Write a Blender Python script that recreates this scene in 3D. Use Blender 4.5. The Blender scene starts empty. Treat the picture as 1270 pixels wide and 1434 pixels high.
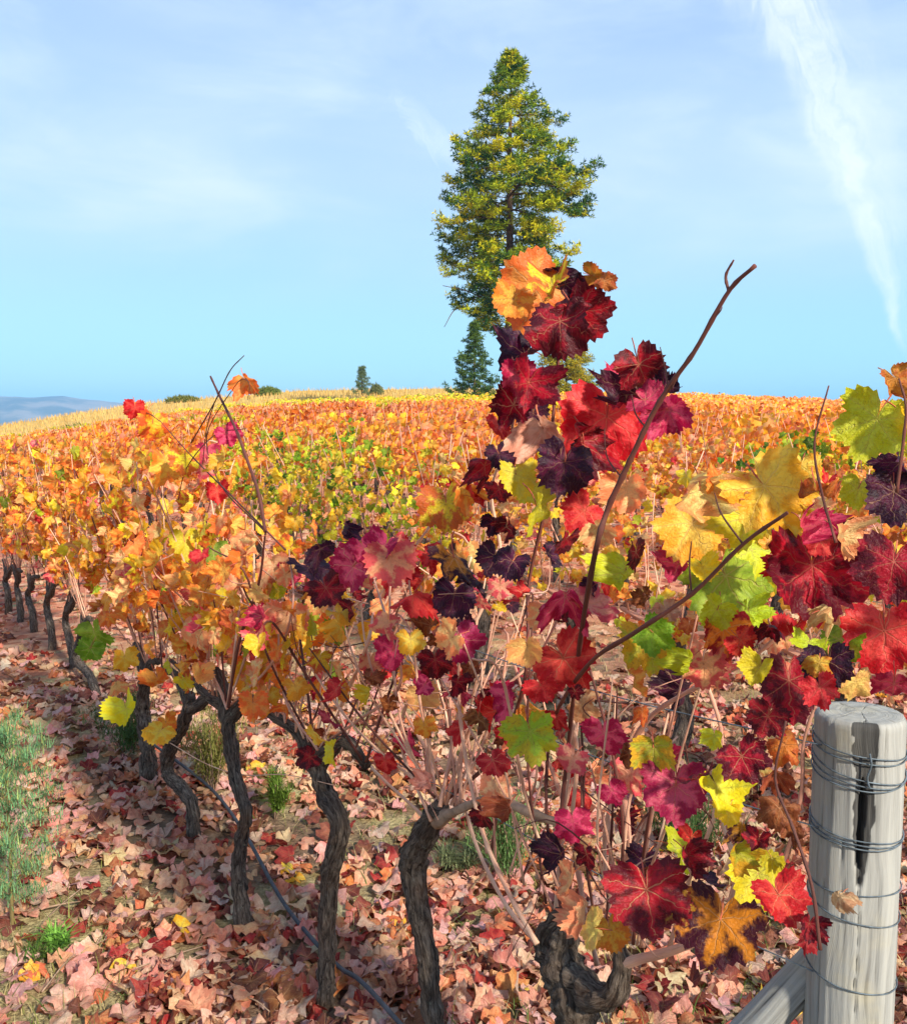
import bpy, math, random
import numpy as np
from mathutils import Vector, Matrix, noise

random.seed(7)
rng = np.random.default_rng(7)
R_ = math.radians
scene = bpy.context.scene
COL = scene.collection

# ------------------------------------------------------------------ camera
CAM_Z, PITCH = 1.6, R_(5.2)
cam_d = bpy.data.cameras.new('camera')
cam = bpy.data.objects.new('camera', cam_d)
COL.objects.link(cam)
cam.location = (0, 0, CAM_Z)
cam.rotation_euler = (math.pi / 2 - PITCH, 0, 0)
cam_d.sensor_fit = 'VERTICAL'
cam_d.angle = R_(58)
cam_d.clip_start = 0.05
cam_d.clip_end = 20000
scene.camera = cam

# ------------------------------------------------------------------ sun, sky, exposure
SUN_AZ, SUN_EL = R_(146), R_(31)          # azimuth clockwise from +Y (the view direction)
sun_d = bpy.data.lights.new('sun', 'SUN')
sun_d.energy = 4.4
sun_d.angle = R_(4.0)
sun_d.color = (1.0, 0.9, 0.74)
sun = bpy.data.objects.new('sun', sun_d)
COL.objects.link(sun)
sdir = Vector((math.sin(SUN_AZ) * math.cos(SUN_EL), math.cos(SUN_AZ) * math.cos(SUN_EL), math.sin(SUN_EL)))
sun.rotation_euler = sdir.to_track_quat('Z', 'Y').to_euler()
sun.location = (30, -20, 40)

scene.view_settings.view_transform = 'Standard'
scene.view_settings.look = 'None'
scene.view_settings.gamma = 1
scene.view_settings.use_curve_mapping = False
scene.view_settings.exposure = 1.08
scene.render.engine = 'CYCLES'
scene.cycles.max_bounces = 7
scene.cycles.diffuse_bounces = 4
scene.cycles.transmission_bounces = 4
scene.cycles.volume_bounces = 0
scene.cycles.use_denoising = True


class NT:
    """small helper to wire shader nodes"""
    def __init__(s, tree):
        s.t = tree
        s.t.nodes.clear()

    def n(s, typ, ins=None, **kw):
        nd = s.t.nodes.new(typ)
        for k, v in kw.items():
            setattr(nd, k, v)
        for k, v in (ins or {}).items():
            s.put(nd.inputs[k], v)
        return nd

    def put(s, sock, v):
        if hasattr(v, 'is_output'):
            s.t.links.new(v, sock)
        elif isinstance(v, (tuple, list)):
            v = tuple(v)
            if sock.type == 'RGBA' and len(v) == 3:
                v = v + (1,)
            sock.default_value = v
        else:
            sock.default_value = v

    def m(s, op, a, b=0.0, c=0.0, clamp=False):
        nd = s.t.nodes.new('ShaderNodeMath')
        nd.operation = op
        nd.use_clamp = clamp
        s.put(nd.inputs[0], a); s.put(nd.inputs[1], b); s.put(nd.inputs[2], c)
        return nd.outputs[0]

    def mix(s, f, a, b, blend='MIX'):
        nd = s.t.nodes.new('ShaderNodeMix')
        nd.data_type = 'RGBA'
        nd.blend_type = blend
        s.put(nd.inputs[0], f); s.put(nd.inputs[6], a); s.put(nd.inputs[7], b)
        return nd.outputs[2]

    def ss(s, v, a, b, lo=0.0, hi=1.0):
        nd = s.t.nodes.new('ShaderNodeMapRange')
        nd.interpolation_type = 'SMOOTHSTEP'
        s.put(nd.inputs[0], v); s.put(nd.inputs[1], a); s.put(nd.inputs[2], b); s.put(nd.inputs[3], lo); s.put(nd.inputs[4], hi)
        return nd.outputs[0]

    def noise(s, vec, scale, detail=3.0, rough=0.55, dist=0.0):
        nd = s.n('ShaderNodeTexNoise', {'Scale': scale, 'Detail': detail, 'Roughness': rough, 'Distortion': dist})
        if vec is not None:
            s.put(nd.inputs['Vector'], vec)
        return nd

    def ramp(s, f, stops):
        nd = s.t.nodes.new('ShaderNodeValToRGB')
        cr = nd.color_ramp
        while len(cr.elements) < len(stops):
            cr.elements.new(0.5)
        for e, (p, c) in zip(cr.elements, stops):
            e.position = p
            e.color = tuple(c) + (1,) if len(c) == 3 else c
        s.put(nd.inputs[0], f)
        return nd.outputs[0]


world = bpy.data.worlds.new('World')
scene.world = world
world.use_nodes = True
w = NT(world.node_tree)
SKY_S = 0.110
sky = w.n('ShaderNodeTexSky', sky_type='NISHITA')
sky.sun_disc = False
sky.sun_elevation = SUN_EL
sky.sun_rotation = SUN_AZ
sky.air_density = 1.0
sky.dust_density = 0.6
gen = w.n('ShaderNodeTexCoord').outputs['Generated']
sep = w.n('ShaderNodeSeparateXYZ', {0: gen})
dx, dy, dz = sep.outputs
el = w.m('ARCSINE', dz)                                    # radians
az = w.m('ARCTAN2', dx, dy)                                # radians, 0 = view direction
# thin high veil of cirrus over a clear blue gradient; all values are sky radiance / strength
grad = w.ramp(w.m('MULTIPLY', el, 1 / 1.5708, clamp=True), [
    (0.0, (2.9, 4.7, 5.2)), (0.045, (2.15, 4.1, 4.9)), (0.10, (2.0, 3.45, 4.75)), (0.16, (2.25, 3.25, 4.7)),
    (0.26, (2.1, 2.95, 4.5)), (0.5, (1.7, 2.6, 4.0)), (1.0, (1.2, 2.0, 3.5))])
base = w.mix(0.15, grad, sky.outputs[0])
stretch = w.n('ShaderNodeCombineXYZ', {0: w.m('MULTIPLY', az, 1.6), 1: w.m('MULTIPLY', el, 5.5), 2: w.m('MULTIPLY', el, 1.0)}).outputs[0]
n1 = w.noise(stretch, 2.1, 5, 0.6, 0.4).outputs[0]
veil = w.m('MULTIPLY', w.ss(n1, 0.40, 0.80), w.ss(el, 0.10, 0.24))
n1b = w.noise(stretch, 0.9, 3, 0.5).outputs[0]
veil = w.m('ADD', w.m('MULTIPLY', veil, 0.55), w.m('MULTIPLY', w.ss(n1b, 0.35, 0.75), w.ss(el, 0.09, 0.20, 0.06, 0.45)))
base = w.mix(veil, base, (3.7, 4.4, 5.2))
# dispersing cloud streak rising from the right horizon
fc = w.t.nodes.new('ShaderNodeFloatCurve')
cv = fc.mapping.curves[0]
pts = [(0.0, 0.490), (0.107, 0.450), (0.194, 0.429), (0.338, 0.398), (0.459, 0.360), (0.567, 0.321), (0.80, 0.225), (1.0, 0.13)]
while len(cv.points) < len(pts):
    cv.points.new(0.5, 0.5)
for p, q in zip(cv.points, pts):
    p.location = q
fc.mapping.update()
e_n = w.m('MULTIPLY', el, 1 / 0.70, clamp=True)
w.put(fc.inputs['Value'], e_n)
wn = w.noise(gen, 8.0, 6, 0.62, 0.6).outputs[0]
wob = w.m('MULTIPLY', w.m('SUBTRACT', wn, 0.5), w.m('MULTIPLY_ADD', e_n, 0.20, 0.010))
off = w.m('ADD', w.m('SUBTRACT', az, fc.outputs[0]), wob)
wid = w.m('MAXIMUM', w.m('MULTIPLY_ADD', e_n, 0.085, -0.004), 0.006)
core = w.m('SUBTRACT', 1.0, w.ss(w.m('ABSOLUTE', off), w.m('MULTIPLY', wid, 0.15), wid))
soft = w.m('SUBTRACT', 1.0, w.ss(w.m('ABSOLUTE', w.m('SUBTRACT', off, w.m('MULTIPLY', wid, 0.7))), 0.0, w.m('MULTIPLY', wid, 1.9)))
wn2 = w.noise(w.n('ShaderNodeCombineXYZ', {0: w.m('MULTIPLY', off, 46.0), 1: w.m('MULTIPLY', el, 11.0)}).outputs[0], 1.0, 6, 0.68, 0.8).outputs[0]
tex = w.ss(wn2, 0.30, 0.66, 0.30, 1.0)
streak = w.m('MULTIPLY', w.m('ADD', w.m('MULTIPLY', core, 0.34), w.m('MULTIPLY', soft, 0.26)), tex)
streak = w.m('MULTIPLY', streak, w.ss(el, 0.06, 0.10))
base = w.mix(streak, base, (5.6, 5.8, 6.1))
# small wisp left of the tree
wda = w.m('ADD', w.m('ADD', az, w.m('MULTIPLY', w.m('SUBTRACT', el, 0.29), 0.9)), w.m('MULTIPLY_ADD', wn2, 0.05, -0.008))
wd = w.m('ADD', w.m('POWER', w.m('MULTIPLY', wda, 44.0), 2.0),
         w.m('POWER', w.m('MULTIPLY', w.m('SUBTRACT', el, w.m('MULTIPLY_ADD', wn, 0.06, 0.262)), 24.0), 2.0))
wisp = w.m('MULTIPLY', w.m('SUBTRACT', 1.0, w.ss(wd, 0.0, 1.0)), w.m('MULTIPLY', tex, 0.22))
base = w.mix(wisp, base, (6.3, 6.6, 7.0))
bg = w.n('ShaderNodeBackground', {'Color': base, 'Strength': SKY_S})
w.n('ShaderNodeOutputWorld', {0: bg.outputs[0]})

# ------------------------------------------------------------------ general helpers
F = 717 / math.tan(R_(29))
CP, SP = math.cos(PITCH), math.sin(PITCH)


def ray(px, py):
    xc, zc = (px - 635) / F, (717 - py) / F
    return Vector((xc, CP + SP * zc, -SP + CP * zc))


def at(px, py, d):
    r = ray(px, py)
    return Vector((0, 0, CAM_Z)) + r * (d / r.y)


D = Vector((-0.54, 0.8417, 0)).normalized()      # direction the rows run
N = Vector((D.y, -D.x, 0))                       # across the rows, away from the camera
C0, SPACE = 1.08, 2.2                            # first row's offset, row spacing


def on_row(px, py, c=C0):
    r = ray(px, py)
    s = c / (N.x * r.x + N.y * r.y)
    return Vector((0, 0, CAM_Z)) + r * s


KX = [-0.60, -0.491, -0.336, -0.16, 0.01, 0.25, 0.49, 0.7]
H52 = [-0.5, -0.25, 0.80, 1.85, 2.1, 2.15, 1.55, 1.0]
H110 = [1.0, 1.7, 4.3, 6.0, 6.3, 5.4, 3.9, 2.4]


def gh(x, y, rough=True):
    x = np.asarray(x, float); y = np.asarray(y, float)
    d = np.hypot(x, y)
    k = x / np.maximum(np.abs(y), 0.5)
    k = np.where(y > 0.3, k, 0.7 * np.sign(x))
    a, b = np.interp(k, KX, H52), np.interp(k, KX, H110)
    t1 = np.clip((d - 5) / 47, 0, 1)
    t2 = np.clip((d - 52) / 58, 0, 1)
    t3 = np.clip((d - 112) / 250, 0, 1)
    h = a * t1 + (b - a) * (t2 * 1.0)
    h = h * (1 - t3 * t3 * (3 - 2 * t3))
    front = np.clip((y + 2) / 6, 0, 1)
    h = h * front
    if rough:
        h = h + 0.012 * np.sin(x * 2.1 + 1.3 * np.sin(y * 1.7)) * np.sin(y * 2.6 + 0.7)
    return h


def gz(x, y):
    return float(gh(x, y))


def mk_mesh(name, v, polys, mats, uv=None, smooth=True, mat_idx=None, attrs=None):
    """v (n,3); polys: (m,3) / (m,4) array or list of such arrays"""
    if not isinstance(polys, (list, tuple)):
        polys = [polys]
    polys = [np.asarray(p, np.int32) for p in polys if len(p)]
    me = bpy.data.meshes.new(name)
    v = np.asarray(v, np.float32)
    me.vertices.add(len(v)); me.vertices.foreach_set('co', v.ravel())
    loops = np.concatenate([p.ravel() for p in polys])
    tot = np.concatenate([np.full(len(p), p.shape[1], np.int32) for p in polys])
    start = np.concatenate([[0], np.cumsum(tot)[:-1]]).astype(np.int32)
    me.loops.add(len(loops)); me.loops.foreach_set('vertex_index', loops.astype(np.int32))
    me.polygons.add(len(tot)); me.polygons.foreach_set('loop_start', start)
    me.polygons.foreach_set('loop_total', tot)
    me.polygons.foreach_set('use_smooth', np.full(len(tot), smooth))
    if mat_idx is not None:
        me.polygons.foreach_set('material_index', np.asarray(mat_idx, np.int32))
    if uv is not None:
        ul = me.uv_layers.new(name='uv')
        ul.data.foreach_set('uv', np.asarray(uv, np.float32)[loops].ravel())
    for nm, arr in (attrs or {}).items():
        a = me.attributes.new(nm, 'FLOAT_COLOR', 'POINT')
        arr = np.asarray(arr, np.float32)
        if arr.shape[1] == 3:
            arr = np.hstack([arr, np.ones((len(arr), 1), np.float32)])
        a.data.foreach_set('color', arr.ravel())
    me.update(calc_edges=True)
    for m in (mats if isinstance(mats, (list, tuple)) else [mats]):
        me.materials.append(m)
    return me


def link(name, data, parent=None, loc=None, rot=None, scl=None):
    o = bpy.data.objects.new(name, data)
    COL.objects.link(o)
    if parent is not None:
        o.parent = parent
    if loc is not None:
        o.location = loc
    if rot is not None:
        o.rotation_euler = rot
    if scl is not None:
        o.scale = scl if hasattr(scl, '__len__') else (scl,) * 3
    return o


def tag(o, label=None, cat=None, group=None, kind=None):
    if label: o['label'] = label
    if cat: o['category'] = cat
    if group: o['group'] = group
    if kind: o['kind'] = kind
    return o


def thing(name, label, cat, loc, group=None, rotz=0.0):
    o = link(name, None, loc=loc, rot=(0, 0, rotz))
    o.empty_display_size = 0.1
    return tag(o, label, cat, group)


def smooth_path(pts, n):
    P = [Vector(p) for p in pts]
    if len(P) < 2:
        return np.array([tuple(P[0])])
    Q = [P[0] * 2 - P[1]] + P + [P[-1] * 2 - P[-2]]
    out = []
    segs = len(P) - 1
    for i in range(n):
        t = i / (n - 1) * segs
        k = min(int(t), segs - 1)
        f = t - k
        a, b, c, d = Q[k], Q[k + 1], Q[k + 2], Q[k + 3]
        out.append(0.5 * ((2 * b) + (c - a) * f + (2 * a - 5 * b + 4 * c - d) * f * f + (3 * b - a - 3 * c + d) * f ** 3))
    return np.array([tuple(p) for p in out])


def tube_geo(pts, rad, sides=8, n=None, gnarl=0.0, freq=20.0, ridges=0, knots=0.0, straight=False):
    n = n or max(2, len(pts) * 3)
    if straight:
        a, b = np.array(pts[0]), np.array(pts[-1])
        c = a + (b - a) * np.linspace(0, 1, n)[:, None]
    else:
        c = smooth_path(pts, n)
    rad = np.interp(np.linspace(0, 1, n), np.linspace(0, 1, len(rad)), rad)
    if knots:
        rad = rad * (1 + knots * (np.arange(n) % 4 == 0))
    tan = np.gradient(c, axis=0)
    tan /= np.linalg.norm(tan, axis=1)[:, None] + 1e-9
    ref = np.array([0.31, -0.93, 0.2])
    if abs(tan[0] @ ref) > 0.9:
        ref = np.array([0.9, 0.2, 0.3])
    V = []
    UV = []
    length = np.concatenate([[0], np.cumsum(np.linalg.norm(np.diff(c, axis=0), axis=1))])
    th = np.linspace(0, 2 * np.pi, sides + 1)
    for i in range(n):
        u = ref - tan[i] * (ref @ tan[i]); u /= np.linalg.norm(u) + 1e-9
        w_ = np.cross(tan[i], u)
        ref = u
        for j in range(sides + 1):
            a = th[j % sides]
            r = rad[i]
            p = c[i] + (math.cos(a) * u + math.sin(a) * w_) * r
            if gnarl:
                q = noise.noise(Vector(p) * freq) + 0.6 * noise.noise(Vector(p) * freq * 2.3) + .35 * noise.noise(Vector(p) * freq * 5.1)
                rr = r * (1 + gnarl * q + (0.05 * math.sin(ridges * a + 9 * length[i] + 3 * q) if ridges else 0))
                p = c[i] + (math.cos(a) * u + math.sin(a) * w_) * rr
            V.append(p)
            UV.append((j / sides, length[i]))
    S = sides + 1
    q = []
    for i in range(n - 1):
        for j in range(sides):
            q.append((i * S + j, i * S + j + 1, (i + 1) * S + j + 1, (i + 1) * S + j))
    V.append(c[0]); UV.append((0.5, 0)); V.append(c[-1]); UV.append((0.5, length[-1]))
    b0, b1 = len(V) - 2, len(V) - 1
    t = [(b0, j + 1, j) for j in range(sides)] + [(b1, (n - 1) * S + j, (n - 1) * S + j + 1) for j in range(sides)]
    return np.array(V), np.array(UV), np.array(q), np.array(t)


def tube(name, pts, rad, mat, parent=None, origin=(0, 0, 0), **kw):
    V, UV, q, t = tube_geo(pts, rad, **kw)
    me = mk_mesh(name, V - np.array(origin), [q, t], mat, uv=UV)
    return link(name, me, parent)


def tubes_join(name, lst, mat, parent=None, origin=(0, 0, 0), loc=None):
    VV, UU, QQ, TT = [], [], [], []
    o = 0
    for pts, rad, kw in lst:
        V, UV, q, t = tube_geo(pts, rad, **kw)
        VV.append(V); UU.append(UV); QQ.append(q + o); TT.append(t + o)
        o += len(V)
    return mk_mesh(name, np.concatenate(VV) - np.array(origin), [np.concatenate(QQ), np.concatenate(TT)], mat, uv=np.concatenate(UU))


# ------------------------------------------------------------------ materials
def lin(c):
    return tuple((x / 255 / 12.92) if x / 255 <= 0.04045 else ((x / 255 + 0.055) / 1.055) ** 2.4 for x in c)


def new_mat(name):
    m = bpy.data.materials.new(name)
    m.use_nodes = True
    return m, NT(m.node_tree)


def finish(t, bsdf, disp=None):
    out = t.n('ShaderNodeOutputMaterial', {0: bsdf})
    return out


def leaf_material(name, obj_mode, detail=True, trans=0.38):
    m, t = new_mat(name)
    if obj_mode:
        oi = t.n('ShaderNodeObjectInfo')
        c1 = oi.outputs['Color']
        c2 = t.n('ShaderNodeAttribute', attribute_type='OBJECT', attribute_name='tint').outputs['Color']
        rnd = oi.outputs['Random']
        spot_amt = oi.outputs['Alpha']
    else:
        c1 = t.n('ShaderNodeAttribute', attribute_name='c1').outputs['Color']
        a2 = t.n('ShaderNodeAttribute', attribute_name='c2')
        c2 = a2.outputs['Color']
        rnd = a2.outputs['Alpha']
        spot_amt = t.n('ShaderNodeAttribute', attribute_name='c1').outputs['Alpha']
    col = c1
    nrm = None
    if detail:
        uv = t.n('ShaderNodeUVMap', uv_map='uv').outputs[0]
        s = t.n('ShaderNodeSeparateXYZ', {0: uv})
        u, v = s.outputs[0], s.outputs[1]
        off3 = t.n('ShaderNodeCombineXYZ', {2: t.m('MULTIPLY', rnd, 40.0)}).outputs[0]
        pv = t.n('ShaderNodeVectorMath', {0: uv, 1: off3}, operation='ADD').outputs[0]
        nz = t.noise(pv, 2.2, 4, 0.6).outputs[0]
        nf = t.noise(pv, 9.0, 3, 0.6).outputs[0]
        nw = t.noise(pv, 5.0, 2, 0.5).outputs[0]
        r = t.m('SQRT', t.m('ADD', t.m('MULTIPLY', u, u), t.m('MULTIPLY', v, v)))
        ang = t.m('ADD', t.m('ARCTAN2', u, v), t.m('MULTIPLY', t.m('SUBTRACT', nw, 0.5), 0.42))
        o = t.m('WRAP', ang, 0.48, -0.48)                       # main veins, 55 degrees apart
        perp = t.m('MULTIPLY', r, t.m('ABSOLUTE', t.m('SINE', o)))
        along = t.m('MULTIPLY', r, t.m('COSINE', o))
        wv = t.m('MULTIPLY_ADD', r, -0.017, 0.023)
        v1 = t.m('SUBTRACT', 1.0, t.ss(perp, t.m('MULTIPLY', wv, 0.35), wv))
        fr = t.m('ABSOLUTE', t.m('SUBTRACT', t.m('FRACT', t.m('MULTIPLY', t.m('ADD', t.m('SUBTRACT', along, t.m('MULTIPLY', perp, 0.95)), t.m('MULTIPLY', nz, 0.35)), 6.5)), 0.5))
        v2 = t.m('SUBTRACT', 1.0, t.ss(fr, 0.02, 0.085))
        v2 = t.m('MULTIPLY', v2, t.ss(r, 0.95, 0.5, 0.25, 0.75))
        # two tones: c2 hugs the veins and the base, c1 fills the panels and margins
        tone = t.m('ADD', t.m('MULTIPLY_ADD', perp, 2.4, t.m('MULTIPLY', r, 0.42)), t.m('MULTIPLY', t.m('SUBTRACT', nz, 0.5), 2.4))
        tone = t.m('ADD', tone, t.m('MULTIPLY', t.m('SUBTRACT', nf, 0.5), 0.6))
        tone = t.ss(tone, 0.20, 0.72)
        col = t.mix(tone, c2, c1)
        col = t.mix(t.ss(nf, 0.40, 0.80, 0.0, 0.25), col, t.mix(1.0, col, (0.55, 0.5, 0.5), 'MULTIPLY'))
        vein = t.mix(0.5, c2, (0.78, 0.50, 0.26))
        col = t.mix(t.m('MULTIPLY', v2, 0.22), col, vein)
        vs = t.ss(t.m('FRACT', t.m('MULTIPLY', rnd, 7.31)), 0.0, 1.0, 0.25, 0.8)
        col = t.mix(t.m('MULTIPLY', v1, vs), col, vein)
        spots = t.m('MULTIPLY', t.ss(t.noise(pv, 13.0, 2, 0.5).outputs[0], 0.58, 0.68), spot_amt)
        edge = t.m('MULTIPLY', t.ss(t.m('ADD', r, t.m('MULTIPLY', t.m('SUBTRACT', nz, 0.5), 0.6)), 0.86, 1.05), t.m('MULTIPLY', spot_amt, 0.8))
        col = t.mix(t.m('MAXIMUM', spots, edge), col, (0.16, 0.055, 0.022))
        hgt = t.m('ADD', t.m('MULTIPLY', v1, -0.7), t.m('ADD', t.m('MULTIPLY', v2, -0.4), t.m('MULTIPLY', nf, 0.7)))
        nrm = t.n('ShaderNodeBump', {'Strength': 0.7, 'Distance': 0.005, 'Height': t.m('ADD', hgt, t.m('MULTIPLY', nz, 1.6))}).outputs[0]
    p = t.n('ShaderNodeBsdfPrincipled', {'Base Color': col, 'Roughness': 0.52, 'Specular IOR Level': 0.35})
    tcol = t.mix(1.0, col, (1.0, 0.92, 0.8), 'MULTIPLY')
    tr = t.n('ShaderNodeBsdfTranslucent', {'Color': tcol})
    if nrm is not None:
        t.put(p.inputs['Normal'], nrm)
    mx = t.n('ShaderNodeMixShader', {0: trans, 1: p.outputs[0], 2: tr.outputs[0]})
    finish(t, mx.outputs[0])
    return m


M_LEAF = leaf_material('vine_leaf', True, trans=0.44)
M_LEAFS = leaf_material('vine_leaf_mass', False)
M_LEAFF = leaf_material('far_vine_leaf', False, detail=False, trans=0.45)


def cane_material(name, a, b, c):
    m, t = new_mat(name)
    uv = t.n('ShaderNodeUVMap', uv_map='uv').outputs[0]
    obj = t.n('ShaderNodeTexCoord').outputs['Object']
    st = t.n('ShaderNodeVectorMath', {0: uv, 1: (9.0, 6.0, 1.0)}, operation='MULTIPLY').outputs[0]
    f = t.noise(st, 3.0, 4, 0.6).outputs[0]
    g = t.noise(obj, 5.0, 3, 0.6).outputs[0]
    rnd = t.n('ShaderNodeObjectInfo').outputs['Random']
    col = t.mix(t.ss(g, 0.35, 0.65), a, b)
    col = t.mix(t.m('MULTIPLY', rnd, 0.6), col, c)
    col = t.mix(t.ss(f, 0.45, 0.8, 0, 0.55), col, t.mix(1.0, col, (0.4, 0.35, 0.3), 'MULTIPLY'))
    bp = t.n('ShaderNodeBump', {'Strength': 0.5, 'Distance': 0.003, 'Height': f}).outputs[0]
    p = t.n('ShaderNodeBsdfPrincipled', {'Base Color': col, 'Roughness': 0.65, 'Normal': bp, 'Specular IOR Level': 0.3})
    finish(t, p.outputs[0])
    return m


M_CANE = cane_material('tan_cane', lin((234, 196, 166)), lin((214, 160, 134)), lin((186, 122, 106)))
M_DARKCANE = cane_material('dark_cane', lin((92, 50, 44)), lin((120, 66, 56)), lin((80, 50, 45)))
M_PET = cane_material('petiole', lin((190, 100, 80)), lin((200, 80, 70)), lin((180, 120, 70)))


def bark_material():
    m, t = new_mat('vine_bark')
    uv = t.n('ShaderNodeUVMap', uv_map='uv').outputs[0]
    obj = t.n('ShaderNodeTexCoord').outputs['Object']
    st = t.n('ShaderNodeVectorMath', {0: uv, 1: (9.0, 10.0, 1.0)}, operation='MULTIPLY').outputs[0]
    f = t.noise(st, 2.0, 8, 0.74, 1.0).outputs[0]
    g = t.noise(obj, 9.0, 4, 0.65).outputs[0]
    h = t.noise(obj, 60.0, 4, 0.65).outputs[0]
    col = t.ramp(f, [(0.36, lin((28, 24, 21))), (0.45, lin((84, 73, 65))), (0.56, lin((134, 119, 106))), (0.72, lin((184, 168, 152)))])
    col = t.mix(t.ss(g, 0.45, 0.75, 0, 0.5), col, lin((96, 64, 46)))
    col = t.mix(t.m('MULTIPLY', t.ss(h, 0.60, 0.72), t.ss(g, 0.52, 0.40)), col, lin((165, 170, 150)))
    hh = t.m('ADD', f, t.m('MULTIPLY', h, 0.35))
    bp = t.n('ShaderNodeBump', {'Strength': 1.0, 'Distance': 0.035, 'Height': hh}).outputs[0]
    p = t.n('ShaderNodeBsdfPrincipled', {'Base Color': col, 'Roughness': 0.88, 'Normal': bp, 'Specular IOR Level': 0.2})
    finish(t, p.outputs[0])
    return m


M_BARK = bark_material()


def wood_material():
    m, t = new_mat('weathered_wood')
    uv = t.n('ShaderNodeUVMap', uv_map='uv').outputs[0]
    obj = t.n('ShaderNodeTexCoord').outputs['Object']
    so = t.n('ShaderNodeSeparateXYZ', {0: obj})
    warp = t.noise(obj, 3.0, 2, 0.5).outputs[0]
    uu = t.n('ShaderNodeSeparateXYZ', {0: uv})
    gu = t.m('MULTIPLY_ADD', uu.outputs[0], 22.0, t.m('MULTIPLY', warp, 5.0))
    gv = t.m('MULTIPLY', uu.outputs[1], 2.2)
    st = t.n('ShaderNodeCombineXYZ', {0: gu, 1: gv}).outputs[0]
    f = t.noise(st, 0.8, 7, 0.62).outputs[0]
    fine = t.noise(t.n('ShaderNodeVectorMath', {0: st, 1: (7.0, 1.2, 1.0)}, operation='MULTIPLY').outputs[0], 1.6, 5, 0.72).outputs[0]
    g = t.noise(obj, 7.0, 4, 0.6).outputs[0]
    col = t.ramp(f, [(0.26, lin((92, 92, 90))), (0.40, lin((130, 131, 129))), (0.56, lin((150, 151, 148))), (0.78, lin((170, 169, 161)))])
    col = t.mix(t.ss(fine, 0.56, 0.72, 0, 0.75), col, lin((84, 80, 74)))
    col = t.mix(t.ss(g, 0.52, 0.72, 0, 0.45), col, lin((168, 160, 132)))
    dirt = t.n('ShaderNodeSeparateColor', {0: t.n('ShaderNodeAttribute', attribute_name='c1').outputs['Color']}).outputs[0]
    stain = t.m('MULTIPLY', t.ss(dirt, 0.03, 0.35), t.ss(fine, 0.40, 0.72, 1.0, 0.80))
    col = t.mix(t.m('MULTIPLY', stain, 0.92), col, lin((36, 35, 36)))
    hh = t.m('ADD', f, t.m('MULTIPLY', fine, 0.6))
    bp = t.n('ShaderNodeBump', {'Strength': 0.45, 'Distance': 0.004, 'Height': hh}).outputs[0]
    p = t.n('ShaderNodeBsdfPrincipled', {'Base Color': col, 'Roughness': 0.82, 'Normal': bp, 'Specular IOR Level': 0.2})
    finish(t, p.outputs[0])
    return m


M_WOOD = wood_material()


def simple(name, col, rough=0.7, metal=0.0, var=0.25, scale=20.0, spec=0.3):
    m, t = new_mat(name)
    obj = t.n('ShaderNodeTexCoord').outputs['Object']
    n_ = t.noise(obj, scale, 4, 0.6).outputs[0]
    c = t.mix(t.ss(n_, 0.3, 0.7), tuple(x * (1 - var) for x in col), tuple(min(1, x * (1 + var)) for x in col))
    p = t.n('ShaderNodeBsdfPrincipled', {'Base Color': c, 'Roughness': rough, 'Metallic': metal, 'Specular IOR Level': spec})
    finish(t, p.outputs[0])
    return m


M_WIRE = simple('galvanised_wire', lin((96, 108, 118)), 0.6, 0.4, 0.35, 90)
M_HOSE = simple('drip_hose_plastic', lin((62, 64, 70)), 0.6, 0, 0.3, 30, 0.3)
M_TWIG = simple('dry_twig', lin((150, 125, 105)), 0.8, 0, 0.35, 25)
M_TRUNK = simple('conifer_bark', lin((92, 72, 58)), 0.9, 0, 0.5, 4)


def attr_leafy(name, trans=0.3, rough=0.6):
    m, t = new_mat(name)
    c = t.n('ShaderNodeAttribute', attribute_name='c1').outputs['Color']
    p = t.n('ShaderNodeBsdfPrincipled', {'Base Color': c, 'Roughness': rough, 'Specular IOR Level': 0.2})
    tr = t.n('ShaderNodeBsdfTranslucent', {'Color': c})
    mx = t.n('ShaderNodeMixShader', {0: trans, 1: p.outputs[0], 2: tr.outputs[0]})
    finish(t, mx.outputs[0])
    return m


M_NEEDLE = attr_leafy('needles', 0.22)
M_BLADE = attr_leafy('blades', 0.3)


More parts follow.
